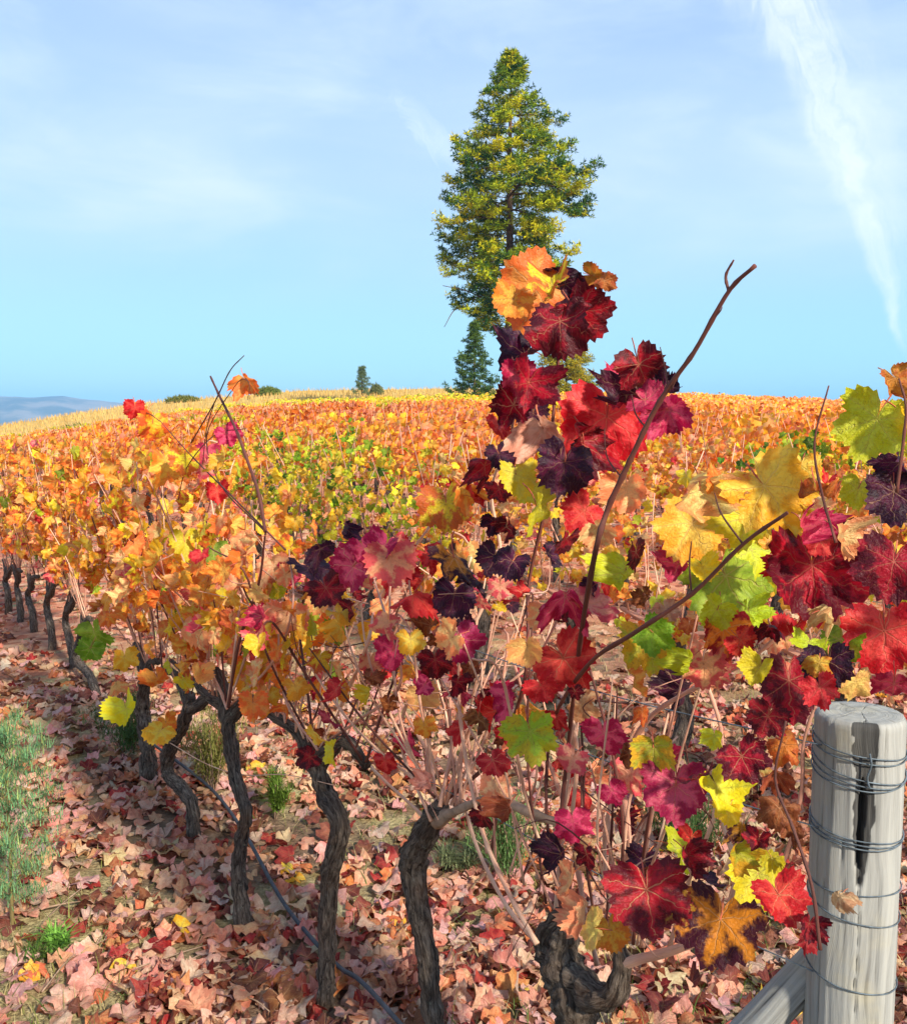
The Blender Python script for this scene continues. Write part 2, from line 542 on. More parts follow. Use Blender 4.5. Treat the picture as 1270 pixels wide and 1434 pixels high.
def ground_material():
    m, t = new_mat('vineyard_soil')
    pos = t.n('ShaderNodeNewGeometry').outputs['Position']
    s = t.n('ShaderNodeSeparateXYZ', {0: pos})
    rad = t.n('ShaderNodeVectorMath', {0: t.n('ShaderNodeCombineXYZ', {0: s.outputs[0], 1: s.outputs[1]}).outputs[0]}, operation='LENGTH').outputs['Value']
    a = t.noise(pos, 1.3, 4, 0.6).outputs[0]
    b = t.noise(pos, 14.0, 6, 0.68).outputs[0]
    c = t.noise(pos, 70.0, 4, 0.65).outputs[0]
    soil = t.ramp(b, [(0.3, lin((62, 50, 42))), (0.5, lin((112, 92, 76))), (0.7, lin((150, 126, 104)))])
    straw = t.ramp(c, [(0.3, lin((96, 88, 62))), (0.55, lin((160, 148, 108))), (0.75, lin((196, 184, 146)))])
    near = t.mix(t.ss(a, 0.42, 0.60), soil, straw)
    vor = t.n('ShaderNodeTexVoronoi', {'Vector': pos, 'Scale': 11.0, 'Randomness': 1.0})
    lc = t.ramp(t.n('ShaderNodeSeparateColor', {0: vor.outputs['Color']}).outputs[0], [(0.0, lin((190, 130, 104))), (0.3, lin((168, 92, 70))), (0.6, lin((205, 150, 120))), (0.8, lin((130, 56, 48))), (1.0, lin((216, 170, 140)))])
    litter = t.m('MULTIPLY', t.ss(t.n('ShaderNodeSeparateColor', {0: vor.outputs['Color']}).outputs[1], 0.12, 0.18), t.ss(rad, 4.0, 9.0))
    near = t.mix(litter, near, lc)
    far = t.mix(t.ss(t.noise(pos, 0.35, 4, 0.6).outputs[0], 0.35, 0.65), lin((196, 162, 96)), lin((176, 146, 78)))
    col = t.mix(t.ss(rad, 50.0, 58.0), near, far)
    veryfar = t.mix(t.ss(t.noise(pos, 0.01, 4, 0.6).outputs[0], 0.4, 0.6), lin((150, 145, 100)), lin((110, 120, 80)))
    col = t.mix(t.ss(rad, 350.0, 800.0), col, veryfar)
    bp = t.n('ShaderNodeBump', {'Strength': 1.0, 'Distance': 0.03, 'Height': t.m('ADD', b, t.m('MULTIPLY', c, 0.4))}).outputs[0]
    p = t.n('ShaderNodeBsdfPrincipled', {'Base Color': col, 'Roughness': 0.95, 'Normal': bp, 'Specular IOR Level': 0.1})
    finish(t, p.outputs[0])
    return m


# ------------------------------------------------------------------ setting: ground, mountains
def build_ground():
    rr = np.concatenate([[0.0], np.geomspace(0.35, 4900, 170)])
    na = 240
    th = np.linspace(0, 2 * np.pi, na, endpoint=False)
    X = rr[1:, None] * np.sin(th); Y = rr[1:, None] * np.cos(th)
    Z = gh(X, Y)
    V = np.concatenate([[[0, 0, 0]], np.stack([X, Y, Z], -1).reshape(-1, 3)])
    t = [(0, 1 + (j + 1) % na, 1 + j) for j in range(na)]
    i = np.arange(len(rr) - 2)[:, None] * na + 1
    j = np.arange(na)[None]; j2 = (j + 1) % na
    q = np.stack([i + j, i + j2, i + na + j2, i + na + j], -1).reshape(-1, 4)
    tag(link('ground', mk_mesh('ground', V, [np.array(t), q], ground_material())), kind='structure')


build_ground()


def build_mountains():
    na, nr = 260, 26
    A = np.linspace(R_(-62), R_(62), na)
    prof_px = [-600, -200, -60, 0, 40, 90, 130, 165, 220, 400, 900, 1600]
    prof_el = [1.0, 1.5, 1.95, 1.86, 1.80, 1.95, 1.72, 1.55, 1.3, 0.9, 0.7, 0.5]
    apx = np.degrees(np.arctan((np.array(prof_px) - 635) / F))
    V = []
    for i in range(nr):
        f = i / (nr - 1)
        for a in A:
            dist = 3300 + 1500 * f
            top = math.tan(R_(np.interp(math.degrees(a), apx, prof_el))) * 4100
            s = math.sin(min(1, f / 0.55) * math.pi / 2) if f < 0.55 else 1 - 0.9 * (f - 0.55) / 0.45
            q = noise.fractal(Vector((a * 14, f * 3, 2.0)), 1.0, 2.0, 5)
            rdg = abs(noise.noise(Vector((a * 30, f * 1.6, 5))))
            z = top * s * (1 + 0.10 * q * s) - 26 * rdg * (1 - s) * s * 4 - 3
            V.append((math.sin(a) * dist, math.cos(a) * dist, max(z, -4)))
    i = np.arange(nr - 1)[:, None] * na; j = np.arange(na - 1)[None]
    q = np.stack([i + j, i + j + 1, i + na + j + 1, i + na + j], -1).reshape(-1, 4)
    m, t = new_mat('mountain_slope')
    pos = t.n('ShaderNodeNewGeometry').outputs['Position']
    c = t.mix(t.ss(t.noise(pos, 0.006, 5, 0.65).outputs[0], 0.38, 0.62), lin((84, 86, 80)), lin((140, 128, 116)))
    p = t.n('ShaderNodeBsdfPrincipled', {'Base Color': c, 'Roughness': 0.95})
    finish(t, p.outputs[0])
    tag(link('mountains', mk_mesh('mountains', np.array(V), q, m)), kind='structure')


build_mountains()

# ------------------------------------------------------------------ leaf meshes
KEY = [(0, 1.0), (14, .84), (27, .62), (41, .80), (54, .93), (70, .74), (84, .60), (100, .72), (113, .78), (135, .66), (155, .60), (168, .46), (180, .10)]


def leaf_outline(n, seed, lobe=1.0):
    r0 = random.Random(seed)
    kx = [k for k, _ in KEY]; kr = [1 - (1 - r) * lobe if 0 < a < 150 else r for a, r in KEY]
    wob = [r0.uniform(0.9, 1.08) for _ in KEY]
    wob2 = [r0.uniform(0.9, 1.08) for _ in KEY]
    A, Rr = [], []
    for i in range(n):
        a = -180 + 360 * (i + 0.5) / n
        wb = wob if a < 0 else wob2
        r = np.interp(abs(a), kx, [x * y for x, y in zip(kr, wb)])
        if abs(a) < 165:
            r *= (1.05 if i % 2 else 0.94) + r0.uniform(-.035, .035)
        A.append(R_(a)); Rr.append(r)
    return np.array(A), np.array(Rr)


def leaf_template(seed, n=40, rings=(0.36, 0.70, 1.0), style='flat', lobe=1.0):
    r0 = random.Random(seed * 13 + 5)
    A, Rr = leaf_outline(n, seed, lobe)
    V = [(0, 0)]
    for f in rings:
        for a, r in zip(A, Rr):
            rr = r * f if f == 1 else (r * f * 0.6 + f * 0.68 * 0.4)
            rr = min(rr, r * 0.97) if f < 1 else rr
            V.append((math.sin(a) * rr, math.cos(a) * rr))
    V = np.array(V)
    x, y = V[:, 0], V[:, 1]
    r = np.hypot(x, y); a = np.arctan2(x, y)
    if style == 'flat':
        cup, fold, rip, drp, cr = r0.uniform(-.25, .40), r0.uniform(.05, .55), .15, r0.uniform(.1, .6), .12
    elif style == 'cup':
        cup, fold, rip, drp, cr = r0.uniform(.25, .7) * r0.choice((-1, 1)), r0.uniform(.4, 1.1), .24, r0.uniform(.3, 1.0), .18
    else:
        cup, fold, rip, drp, cr = r0.uniform(.4, 1.0) * r0.choice((-1, 1)), r0.uniform(-.2, 1.1), .34, r0.uniform(-.3, 1.0), .32
    vein_off = np.abs(np.sin((a + 0.48) % 0.96 - 0.48))
    z = cup * r * r + fold * np.abs(x) * 0.6 - drp * np.where(y > 0, y, 0) ** 2 * 0.6
    z = z + rip * r ** 2 * np.sin(r0.choice((3, 4, 5)) * a + r0.uniform(0, 6)) - 0.25 * r * vein_off * (1 if style != 'dry' else 1.8) * r
    sx, sy = r0.uniform(0, 50), r0.uniform(0, 50)
    z = z + cr * np.array([noise.noise(Vector((px * 2.6 + sx, py * 2.6 + sy, 0))) for px, py in V]) * 1.5
    if style == 'dry':                                      # edges roll in
        k = 1 - 0.30 * np.clip(r - 0.3, 0, 1) * (1 + 0.6 * np.sin(2 * a + r0.uniform(0, 6)))
        x, y = x * k, y * k
    P = np.stack([x, y, z], 1)
    t = [(0, 1 + (j + 1) % n, 1 + j) for j in range(n)]
    t = [q for k, q in enumerate(t) if k != n - 1]
    qd = []
    for i in range(len(rings) - 1):
        b = 1 + i * n
        for j in range(n - 1):
            qd.append((b + j, b + (j + 1) % n, b + n + (j + 1) % n, b + n + j))
    return P, V.copy(), np.array(t), np.array(qd)


def leaf_mesh(seed, style, n=56, rings=(0.36, 0.70, 1.0), petiole=True, lobe=1.0):
    P, UV, t, q = leaf_template(seed, n, rings, style, lobe)
    nt, nq = len(t), len(q)
    mi = [0] * (nt + nq)
    if petiole:
        pts = [(0, 0.02, -0.01), (0, -0.22, -0.10), (0.03, -0.45, -0.26), (0.04, -0.62, -0.50)]
        PV, PUV, pq, pt = tube_geo(pts, [0.018, 0.022], sides=4, n=5)
        o = len(P)
        P = np.concatenate([P, PV]); UV = np.concatenate([UV, PUV])
        t = np.concatenate([t, pt + o]); q = np.concatenate([q, pq + o])
        mi = [0] * nt + [1] * len(pt) + [0] * nq + [1] * len(pq)
    return mk_mesh('leaf', P, [t, q], [M_LEAF, M_PET], uv=UV, mat_idx=mi)


LEAF_FLAT = [leaf_mesh(s, 'flat', lobe=random.uniform(.40, .95)) for s in range(14)]
LEAF_CUP = [leaf_mesh(100 + s, 'cup', lobe=random.uniform(.4, .95)) for s in range(12)]
LEAF_DRY = [leaf_mesh(200 + s, 'dry', lobe=random.uniform(.6, 1.1)) for s in range(10)]
LEAF_GROUND = [leaf_mesh(300 + s, ('dry', 'flat', 'cup')[s % 3], n=30, petiole=False, lobe=random.uniform(.9, 1.25)) for s in range(9)]
LEAF_MID = [leaf_mesh(400 + s, ('flat', 'cup', 'dry')[s % 3], n=26, rings=(0.55, 1.0), petiole=False, lobe=random.uniform(.8, 1.2)) for s in range(10)]

# (panel / margin colour, colour along the veins and base, brown spotting)
PAL = {
    'OR': ((240, 128, 48), (248, 178, 74), .22), 'YO': ((246, 174, 44), (250, 206, 80), .16),
    'YL': ((246, 210, 36), (238, 218, 70), .14), 'YG': ((196, 194, 30), (204, 208, 62), .22),
    'GN': ((118, 152, 28), (150, 180, 50), .15), 'GD': ((72, 112, 24), (100, 140, 36), .10),
    'SA': ((242, 148, 100), (250, 200, 138), .18), 'RD': ((186, 16, 30), (228, 70, 66), .05),
    'DR': ((84, 6, 26), (164, 18, 40), .0), 'PU': ((46, 14, 40), (82, 22, 56), .0),
    'MG': ((166, 14, 66), (222, 78, 112), .0), 'PK': ((226, 84, 92), (244, 164, 130), .1),
    'TN': ((204, 142, 104), (226, 182, 140), .20), 'BR': ((122, 58, 34), (158, 88, 52), .3),
    'OB': ((184, 84, 36), (206, 120, 50), .45), 'RY': ((140, 20, 30), (222, 146, 40), .15),
    'YR': ((206, 96, 36), (232, 200, 40), .45), 'PE': ((240, 180, 110), (245, 205, 120), .2),
    'DY': ((58, 8, 30), (200, 130, 30), .0), 'GR': ((200, 170, 34), (164, 184, 44), .4),
    # fallen
    'FP': ((208, 156, 134), (226, 184, 160), .2), 'FS': ((204, 136, 110), (222, 164, 134), .25),
    'FO': ((194, 104, 68), (212, 134, 90), .3), 'FB': ((112, 58, 44), (140, 82, 60), .3),
    'FR': ((136, 32, 34), (172, 62, 54), .1), 'FW': ((208, 160, 136), (222, 186, 160), .15),
    'FD': ((92, 44, 38), (120, 64, 50), .2),
}
PAL = {k: (np.array(lin(a)), np.array(lin(b)), s) for k, (a, b, s) in PAL.items()}


def col_jit(key):
    a, b, s = PAL[key]
    j = np.array([random.uniform(.82, 1.15), random.uniform(.80, 1.18), random.uniform(.8, 1.2)]) * random.uniform(.88, 1.1)
    return np.clip(a * j, 0, .95), np.clip(b * j, 0, .95), s


def pick(wts):
    ks = list(wts)
    return random.choices(ks, [wts[k] for k in ks])[0]


def frame(nrm, tip):
    z = nrm.normalized()
    y = tip - z * tip.dot(z)
    y = y.normalized() if y.length > 1e-4 else z.orthogonal().normalized()
    x = y.cross(z)
    return Matrix((x, y, z)).transposed()


def add_leaf(parent, origin, P, Rad, key, nrm, tip, mesh=None, name='leaf'):
    if mesh is None:
        mesh = random.choice(LEAF_FLAT if random.random() < .6 else LEAF_CUP) if key not in ('TN', 'BR', 'OB') else random.choice(LEAF_DRY)
    o = bpy.data.objects.new(name, mesh)
    COL.objects.link(o)
    if parent is not None:
        o.parent = parent
    m = frame(nrm, tip)
    yv = m.col[1]
    o.location = P - Vector(yv) * Rad * 0.22 - Vector(origin)
    o.rotation_euler = m.to_euler()
    o.scale = (Rad * random.uniform(.92, 1.08) * random.choice((1, -1)), Rad, Rad)
    c1, c2, s = col_jit(key)
    o.color = (*c1, s)
    o['tint'] = [float(x) for x in c2]
    return o


def rvec():
    return Vector((random.gauss(0, 1), random.gauss(0, 1), random.gauss(0, 1)))


def batch(name, tmpl, nr, tips, pos, scl, c1, c2, mat, spot=None, rnd=None, parent=None, detail=True):
    """one joined mesh of many leaves"""
    P, UV, t, q = tmpl
    n = len(pos)
    z = nr / np.linalg.norm(nr, axis=1)[:, None]
    y = tips - z * (tips * z).sum(1)[:, None]
    y /= np.linalg.norm(y, axis=1)[:, None] + 1e-6
    x = np.cross(y, z)
    M = np.stack([x, y, z], 2)
    V = np.einsum('nij,kj->nki', M, P) * np.asarray(scl)[:, None, None] + pos[:, None, :]
    k = len(P)
    offs = (np.arange(n) * k)[:, None, None]
    polys = [(t[None] + offs).reshape(-1, 3)]
    if len(q):
        polys.append((q[None] + offs).reshape(-1, 4))
    a1 = np.repeat(np.hstack([c1, (spot if spot is not None else np.full(n, .2))[:, None]]), k, 0)
    a2 = np.repeat(np.hstack([c2, (rnd if rnd is not None else rng.random(n))[:, None]]), k, 0)
    return mk_mesh(name, V.reshape(-1, 3), polys, mat, uv=np.tile(UV, (n, 1)) if detail else None, attrs={'c1': a1, 'c2': a2} if detail else {'c1': a1})


def cols_for(keys):
    c1, c2, s = zip(*[col_jit(k) for k in keys])
    return np.array(c1), np.array(c2), np.array(s)


def far_template():
    a = np.radians([0, 30, 58, 88, 118, 165, -165, -118, -88, -58, -30])
    r = np.array([1.0, .62, .92, .6, .75, .3, .3, .75, .6, .92, .62])
    V = [(0, 0, .12)] + [(math.sin(x) * y, math.cos(x) * y, -.16 * y) for x, y in zip(a, r)]
    n = len(a)
    return np.array(V), np.array(V)[:, :2], np.array([(0, 1 + (j + 1) % n, 1 + j) for j in range(n)]), np.zeros((0, 4), int)


FAR_T = far_template()


def tiny_template():
    a = np.radians([0, 55, 115, 180, -115, -55])
    r = np.array([1.0, .9, .75, .2, .75, .9])
    V = [(math.sin(x) * y, math.cos(x) * y, (-.2 * y if i % 2 else .1)) for i, (x, y) in enumerate(zip(a, r))]
    t = np.array([(0, 5, 1), (1, 5, 4), (1, 4, 2), (2, 4, 3)])
    return np.array(V), np.array(V)[:, :2], t, np.zeros((0, 4), int)


TINY_T = tiny_template()

# ------------------------------------------------------------------ vines of the front row
T_OF = lambda p: p.x * D.x + p.y * D.y


def base_at(px, py_ground):
    """ground point seen at this pixel"""
    r = ray(px, py_ground)
    s = -CAM_Z / r.z
    p = Vector((0, 0, CAM_Z)) + r * s
    return Vector((p.x, p.y, gz(p.x, p.y)))


class Vine:
    def __init__(s, base, label, group='vines of the front row', head_z=0.66):
        s.base = base
        s.root = thing('grape_vine', label, 'grape vine', base, group)
        s.canes = []
        s.head = base + Vector((0, 0, head_z))

    def part(s, name, pts, rad, mat, **kw):
        return tube(name, pts, rad, mat, s.root, s.base, **kw)

    def trunk(s, pts, rad, sides=18, n=44, gnarl=.30, freq=24, ridges=4):
        s.part('trunk', pts, rad, M_BARK, sides=sides, n=n, gnarl=gnarl, freq=freq, ridges=ridges)

    def cane(s, pts, r=.0048, mat=None, keep=True, sides=6):
        n = max(8, len(pts) * 5)
        r *= .78
        s.part('cane', pts, [r, r * .9, r * .55], mat or M_CANE, sides=sides, n=n, knots=.22)
        if keep:
            s.canes.append([Vector(p) for p in smooth_path(pts, 14)])

    def arms(s, reach=.26, r=.018):
        ends = []
        for sg in (-1, 1):
            e = s.head + D * sg * reach * random.uniform(.8, 1.1) + N * random.uniform(-.05, .05) + Vector((0, 0, random.uniform(.02, .09)))
            m = (s.head + e) / 2 + rvec() * .015 + Vector((0, 0, .02))
            s.part('arm', [s.head - Vector((0, 0, .05)), m, e], [r * 1.4, r, r * .7], M_BARK, sides=10, n=16, gnarl=.35, freq=30, ridges=3)
            ends.append((sg, e, m))
        return ends

    def auto_canes(s, n, zr=(1.15, 1.6), spread=.2, ends=None, r=.0045):
        ends = ends or s.arms()
        for i in range(n):
            sg, e, m = random.choice(ends)
            f = random.random()
            st = s.head.lerp(e, f) + Vector((0, 0, .01))
            z = s.base.z + random.uniform(*zr)
            top = st + N * max(-1.3, min(1.3, random.gauss(0, 1))) * spread + D * (max(-.2, min(.2, random.gauss(0, .14))) + sg * .05)
            top.z = z
            mid = st.lerp(top, .5) + rvec() * .035
            k = [st, mid, top]
            if random.random() < .5:
                k.append(top + N * random.uniform(-.12, .12) + D * random.uniform(-.14, .14) + Vector((0, 0, random.uniform(-.12, .08))))
            s.cane(k, r * random.uniform(.7, 1.25), M_CANE if random.random() < .75 else M_DARKCANE)

    def leaf_on_cane(s, key, rad, fmin=.25, face=None, meshes=None):
        c = random.choice(s.canes)
        f = fmin + (1 - fmin) * random.random()
        p = c[min(len(c) - 1, int(f * (len(c) - 1)))]
        side = random.choice((-1, -1, 1))
        off = N * side * random.uniform(.03, .10) + D * random.uniform(-.07, .07) + Vector((0, 0, random.uniform(-.05, .04)))
        P = p + off
        if P.x / P.y > .36 and (CAM_Z - P.z) / P.y > .20:
            return None
        if P.z > s.base.z + 1.52:
            return None
        nrm = N * side * 1.0 + Vector((0, -.4, .45)) + rvec() * .45
        tip = Vector((0, 0, -1)) + rvec() * .45 + N * side * .2
        return add_leaf(s.root, s.base, P, rad, key, nrm, tip, mesh=random.choice(meshes) if meshes else None)


ORANGE = {'OR': 5.5, 'YO': 6, 'SA': 4.4, 'YL': 1.6, 'YR': 1.4, 'GN': .4, 'YG': .5, 'RD': .3, 'PE': 1.2, 'OB': .9, 'PK': .4}
REDMIX = {'DR': 3, 'MG': 2, 'RD': 2.4, 'PK': 1.6, 'PU': 1.5, 'SA': 2.6, 'YO': 1, 'OR': 1.2, 'PE': 1.8, 'BR': 1.2, 'TN': 1.6, 'YG': .4}

# trunk polylines: photo pixels on the plane of the row, the first point is where the trunk meets the ground
TR = {
    'stump': dict(d=1.72, px=812, pts=[(812, 1560), (806, 1450), (800, 1390), (785, 1340), (792, 1295)], rad=[.050, .046, .056, .066, .050, .034]),
    'dark': dict(d=2.08, px=628, pts=[(620, 1500), (606, 1420), (598, 1340), (585, 1265), (578, 1205), (596, 1165), (618, 1130)], rad=[.046, .040, .038, .038, .044, .052, .044, .034]),
    'second': dict(d=2.44, px=458, pts=[(456, 1400), (458, 1320), (462, 1230), (476, 1155), (455, 1110), (440, 1050)], rad=[.046, .040, .036, .036, .044, .040, .032]),
    'third': dict(g=(345, 1303), pts=[(335, 1230), (338, 1175), (345, 1140), (330, 1085), (322, 1035), (318, 990)], rad=[.048, .036, .032, .030, .034, .034, .034, .028]),
    'snake': dict(g=(272, 1178), pts=[(270, 1130), (255, 1105), (235, 1080), (240, 1045), (258, 1010), (268, 975)], rad=[.040, .036, .040, .040, .040, .038, .032]),
    'fifth': dict(g=(210, 1100), pts=[(206, 1040), (200, 990), (205, 940)], rad=[.055, .050, .045, .036]),
    'lean': dict(g=(142, 985), pts=[(128, 950), (108, 922), (112, 895), (118, 870)], rad=[.05, .045, .045, .04, .03]),
    'g7': dict(g=(104, 938), pts=[(100, 905), (92, 870), (96, 845)], rad=[.05, .045, .04, .03]),
    'g8': dict(g=(74, 912), pts=[(72, 880), (66, 850), (70, 825)], rad=[.05, .045, .04, .03]),
    'g9': dict(g=(48, 884), pts=[(46, 858), (40, 835), (44, 815)], rad=[.05, .045, .04, .03]),
    'g10': dict(g=(30, 868), pts=[(28, 842), (24, 822), (26, 806)], rad=[.05, .045, .04, .03]),
    'g11': dict(g=(12, 856), pts=[(12, 832), (8, 815), (10, 800)], rad=[.05, .045, .04, .03]),
}
LAB = {
    'stump': 'vine on a thick gnarled stump beside the post, with long tan canes',
    'dark': 'vine with a thick dark kinked trunk under the tall spire of dark red leaves',
    'second': 'vine with an S shaped brown trunk below the band of magenta leaves',
    'third': 'vine with a slim bent trunk and a long bare dark cane pointing skyward',
    'snake': 'vine whose grey trunk bends like a snake beside the yellow hanging leaves',
    'fifth': 'vine with a straight dark trunk behind the yellow and orange hanging leaves',
    'lean': 'vine with a leaning trunk beside the bright green hanging leaf at the alley edge',
    'g7': 'orange leaved vine just beyond the leaning trunk along the alley',
    'g8': 'orange leaved vine second beyond the leaning trunk along the alley',
    'g9': 'orange leaved vine third beyond the leaning trunk along the alley',
    'g10': 'orange leaved vine fourth beyond the leaning trunk along the alley',
    'g11': 'orange leaved vine fifth beyond the leaning trunk, last trunk seen in the front row',
}
VINES = {}
for key, q in TR.items():
    if 'g' in q:
        b = base_at(*q['g'])
    else:
        r = ray(q['px'], 1600); s_ = q['d'] / r.y
        b = Vector((r.x * s_, q['d'], 0)); b.z = gz(b.x, b.y)
    c = b.dot(N)
    pts = [b - Vector((0, 0, .04))] + [on_row(px, py, c) for px, py in q['pts']]
    v = Vine(b, LAB[key])
    v.head = pts[-1]
    far = b.y > 5
    v.trunk(pts, [x * (.58 if far else .66) for x in q['rad']], sides=12 if far else 28, n=24 if far else 90, gnarl=.34 if key != 'stump' else .42)
    VINES[key] = v

# off to the right, behind the post
b = Vector((0.80, 0.80, 0)); b.z = gz(b.x, b.y)
VR = Vine(b, 'vine with dark red and yellow leaves reaching in above the post')
VR.head = b + Vector((0, 0, .68))
VR.trunk([b - Vector((0, 0, .04)), b + Vector((.02, .01, .3)), VR.head], [.045, .04, .04], n=30)
VINES['right'] = VR

S = VINES['stump']
# burr of old pruning wounds and the knobbly arms of the stump
cS = S.base.dot(N)
pxs = lambda lst, c=cS: [on_row(x, y, c) for x, y in lst]
S.part('arm', pxs([(800, 1370), (838, 1395), (862, 1388), (872, 1350), (866, 1318)]), [.034, .028, .022, .017, .012], M_BARK, sides=14, n=30, gnarl=.45, freq=30, ridges=3)
S.part('arm', pxs([(785, 1345), (768, 1325), (770, 1300), (786, 1280)]), [.036, .028, .021, .015], M_BARK, sides=14, n=22, gnarl=.5, freq=34, ridges=3)
S.part('arm', pxs([(858, 1385), (872, 1352), (935, 1333), (1005, 1310)]), [.012, .010, .008, .006], M_CANE, sides=8, n=22, gnarl=.12)
for lst, r in [
    ([(752, 1322), (705, 1262), (662, 1170), (640, 1070), (620, 985), (596, 890), (590, 820)], .0066),
    ([(752, 1322), (712, 1250), (676, 1165), (652, 1060), (642, 960), (652, 870), (648, 800)], .0066),
    ([(776, 1300), (783, 1215), (790, 1130), (806, 1010), (818, 900), (815, 830)], .0066),
    ([(836, 1352), (818, 1270), (796, 1150), (775, 1085), (742, 1000), (720, 930)], .0066),
    ([(800, 1150), (808, 1060), (800, 990), (804, 920)], .0055),
    ([(862, 1320), (846, 1200), (858, 1110), (890, 1020), (905, 960)], .0060),
    ([(866, 1318), (880, 1180), (872, 1080), (905, 1010), (960, 970), (1040, 930), (1090, 890)], .0066),
    ([(1005, 1310), (1030, 1220), (1010, 1130), (1060, 1010), (1075, 940)], .005),
    ([(935, 1333), (965, 1230), (1000, 1140), (1010, 1030), (985, 930), (1010, 850)], .005),
    ([(1005, 1310), (1085, 1230), (1120, 1120), (1125, 1040), (1150, 960)], .0046),
]:
    S.cane(pxs(lst, cS + random.uniform(-.06, .12)), r)
for lst, r in [
    ([(1020, 408), (1016, 386), (1027, 364)], .0034),
    ([(1255, 690), (1264, 620), (1268, 570), (1258, 530)], .0028), ([(1000, 445), (1008, 436), (1011, 430)], .0016), ([(905, 600), (890, 580), (884, 552)], .002), ([(871, 670), (850, 640), (846, 600)], .002),
    ([(936, 548), (930, 512), (924, 486)], .0018), ([(940, 545), (952, 520), (962, 508)], .0018),
    ([(1040, 762), (1010, 720), (1000, 690)], .0022), ([(968, 832), (965, 790), (968, 758)], .0022),
    ([(1170, 760), (1150, 690), (1140, 620), (1160, 540)], .0026),
    ([(1148, 1330), (1136, 1240), (1110, 1160), (1085, 1090), (1100, 1010)], .0034),
]:
    S.cane(pxs(lst, .84), r * .95 * .84 / cS, M_DARKCANE, sides=8, keep=False)

# the two long bare canes lean out of the stump towards the camera side of the row
S.cane(pxs([(796, 1300), (784, 1180), (796, 1040)], cS) + pxs([(812, 900)], .98) + pxs([(832, 780), (850, 715), (871, 668), (886, 636), (916, 575), (944, 531), (974, 489), (1020, 408), (1057, 372)], .84), .0052, M_DARKCANE, sides=8, keep=False)
S.cane(pxs([(790, 1300), (766, 1150), (772, 1020)], cS) + pxs([(820, 935)], .95) + pxs([(890, 885), (968, 832), (1040, 762), (1102, 718)], .84), .0046, M_DARKCANE, sides=8, keep=False)

DK = VINES['dark']
cD = DK.base.dot(N)
for lst, r, m in [
    ([(612, 1135), (600, 1060), (560, 980), (548, 900), (590, 830)], .0055, M_CANE),
    ([(616, 1130), (640, 1010), (655, 900), (700, 790), (688, 690), (712, 620)], .0060, M_CANE),
    ([(612, 1132), (690, 1060), (735, 950), (740, 820), (765, 700), (776, 560), (782, 480), (768, 420)], .0052, M_DARKCANE),
    ([(782, 490), (812, 440), (832, 400), (850, 388)], .0026, M_DARKCANE), ([(782, 500), (750, 460), (738, 420)], .0026, M_DARKCANE),
    ([(712, 640), (722, 560), (728, 500), (745, 455)], .0036, M_DARKCANE),
    ([(600, 1150), (500, 1050), (470, 960), (500, 860), (540, 790)], .0052, M_CANE),
    ([(604, 1150), (560, 1030), (600, 920), (640, 840), (660, 780)], .0052, M_CANE),
    ([(780, 545), (795, 620), (780, 700)], .003, M_DARKCANE),
]:
    DK.cane([on_row(x, y, cD + random.uniform(-.05, .08)) for x, y in lst], r, m)
DK.part('arm', [on_row(x, y, cD) for x, y in [(612, 1150), (640, 1135), (690, 1118), (745, 1140), (800, 1158)]], [.02, .010, .009, .009, .007], M_TWIG, sides=10, n=26, gnarl=.3, ridges=3)

S2 = VINES['second']
c2_ = S2.base.dot(N)
for lst, r, m in [
    ([(440, 1055), (455, 960), (460, 880), (480, 820), (470, 770)], .0055, M_CANE),
    ([(442, 1050), (482, 980), (515, 900), (530, 840), (600, 740), (640, 690)], .0055, M_CANE),
    ([(440, 1050), (500, 1010), (560, 960), (545, 880), (520, 800)], .0050, M_CANE),
    ([(440, 1050), (430, 960), (420, 880), (430, 800), (420, 740)], .0050, M_DARKCANE),
    ([(445, 1050), (400, 980), (390, 880), (395, 780)], .0045, M_CANE),
]:
    S2.cane([on_row(x, y, c2_ + random.uniform(-.05, .12)) for x, y in lst], r, m)
T3 = VINES['third']
c3_ = T3.base.dot(N)
for lst, r in [
    ([(372, 745), (362, 690), (345, 640), (330, 600), (308, 555), (295, 527)], .0062),
    ([(320, 990), (335, 900), (362, 820), (372, 745)], .0060),
    ([(268, 620), (300, 565), (322, 520), (342, 498)], .0026), ([(300, 566), (290, 600), (284, 650)], .0022),
    ([(400, 770), (330, 700), (270, 640), (225, 590)], .0030), ([(372, 745), (310, 680), (290, 610), (330, 540), (345, 530)], .0022),
    ([(250, 700), (262, 655), (300, 610), (345, 600)], .0022), ([(225, 590), (205, 578), (184, 582)], .002), ([(345, 530), (350, 540), (347, 560)], .0016),
]:
    T3.cane([on_row(x, y, c3_ - .10) for x, y in lst], r, M_DARKCANE, keep=r > .0055)
for lst, r in [
    ([(318, 992), (330, 900), (340, 800), (345, 720)], .0050), ([(318, 992), (352, 890), (356, 790), (352, 700)], .0050),
    ([(318, 992), (290, 920), (270, 830), (275, 760)], .0045), ([(318, 992), (380, 930), (410, 850), (405, 770)], .0045),
]:
    T3.cane([on_row(x, y, c3_ + random.uniform(-.1, .1)) for x, y in lst], r)
T3.part('arm', [on_row(x, y, c3_ + .02) for x, y in [(318, 992), (290, 975), (268, 950), (240, 925)]], [.022, .014, .011, .008], M_BARK, sides=10, n=18, gnarl=.3, ridges=3)

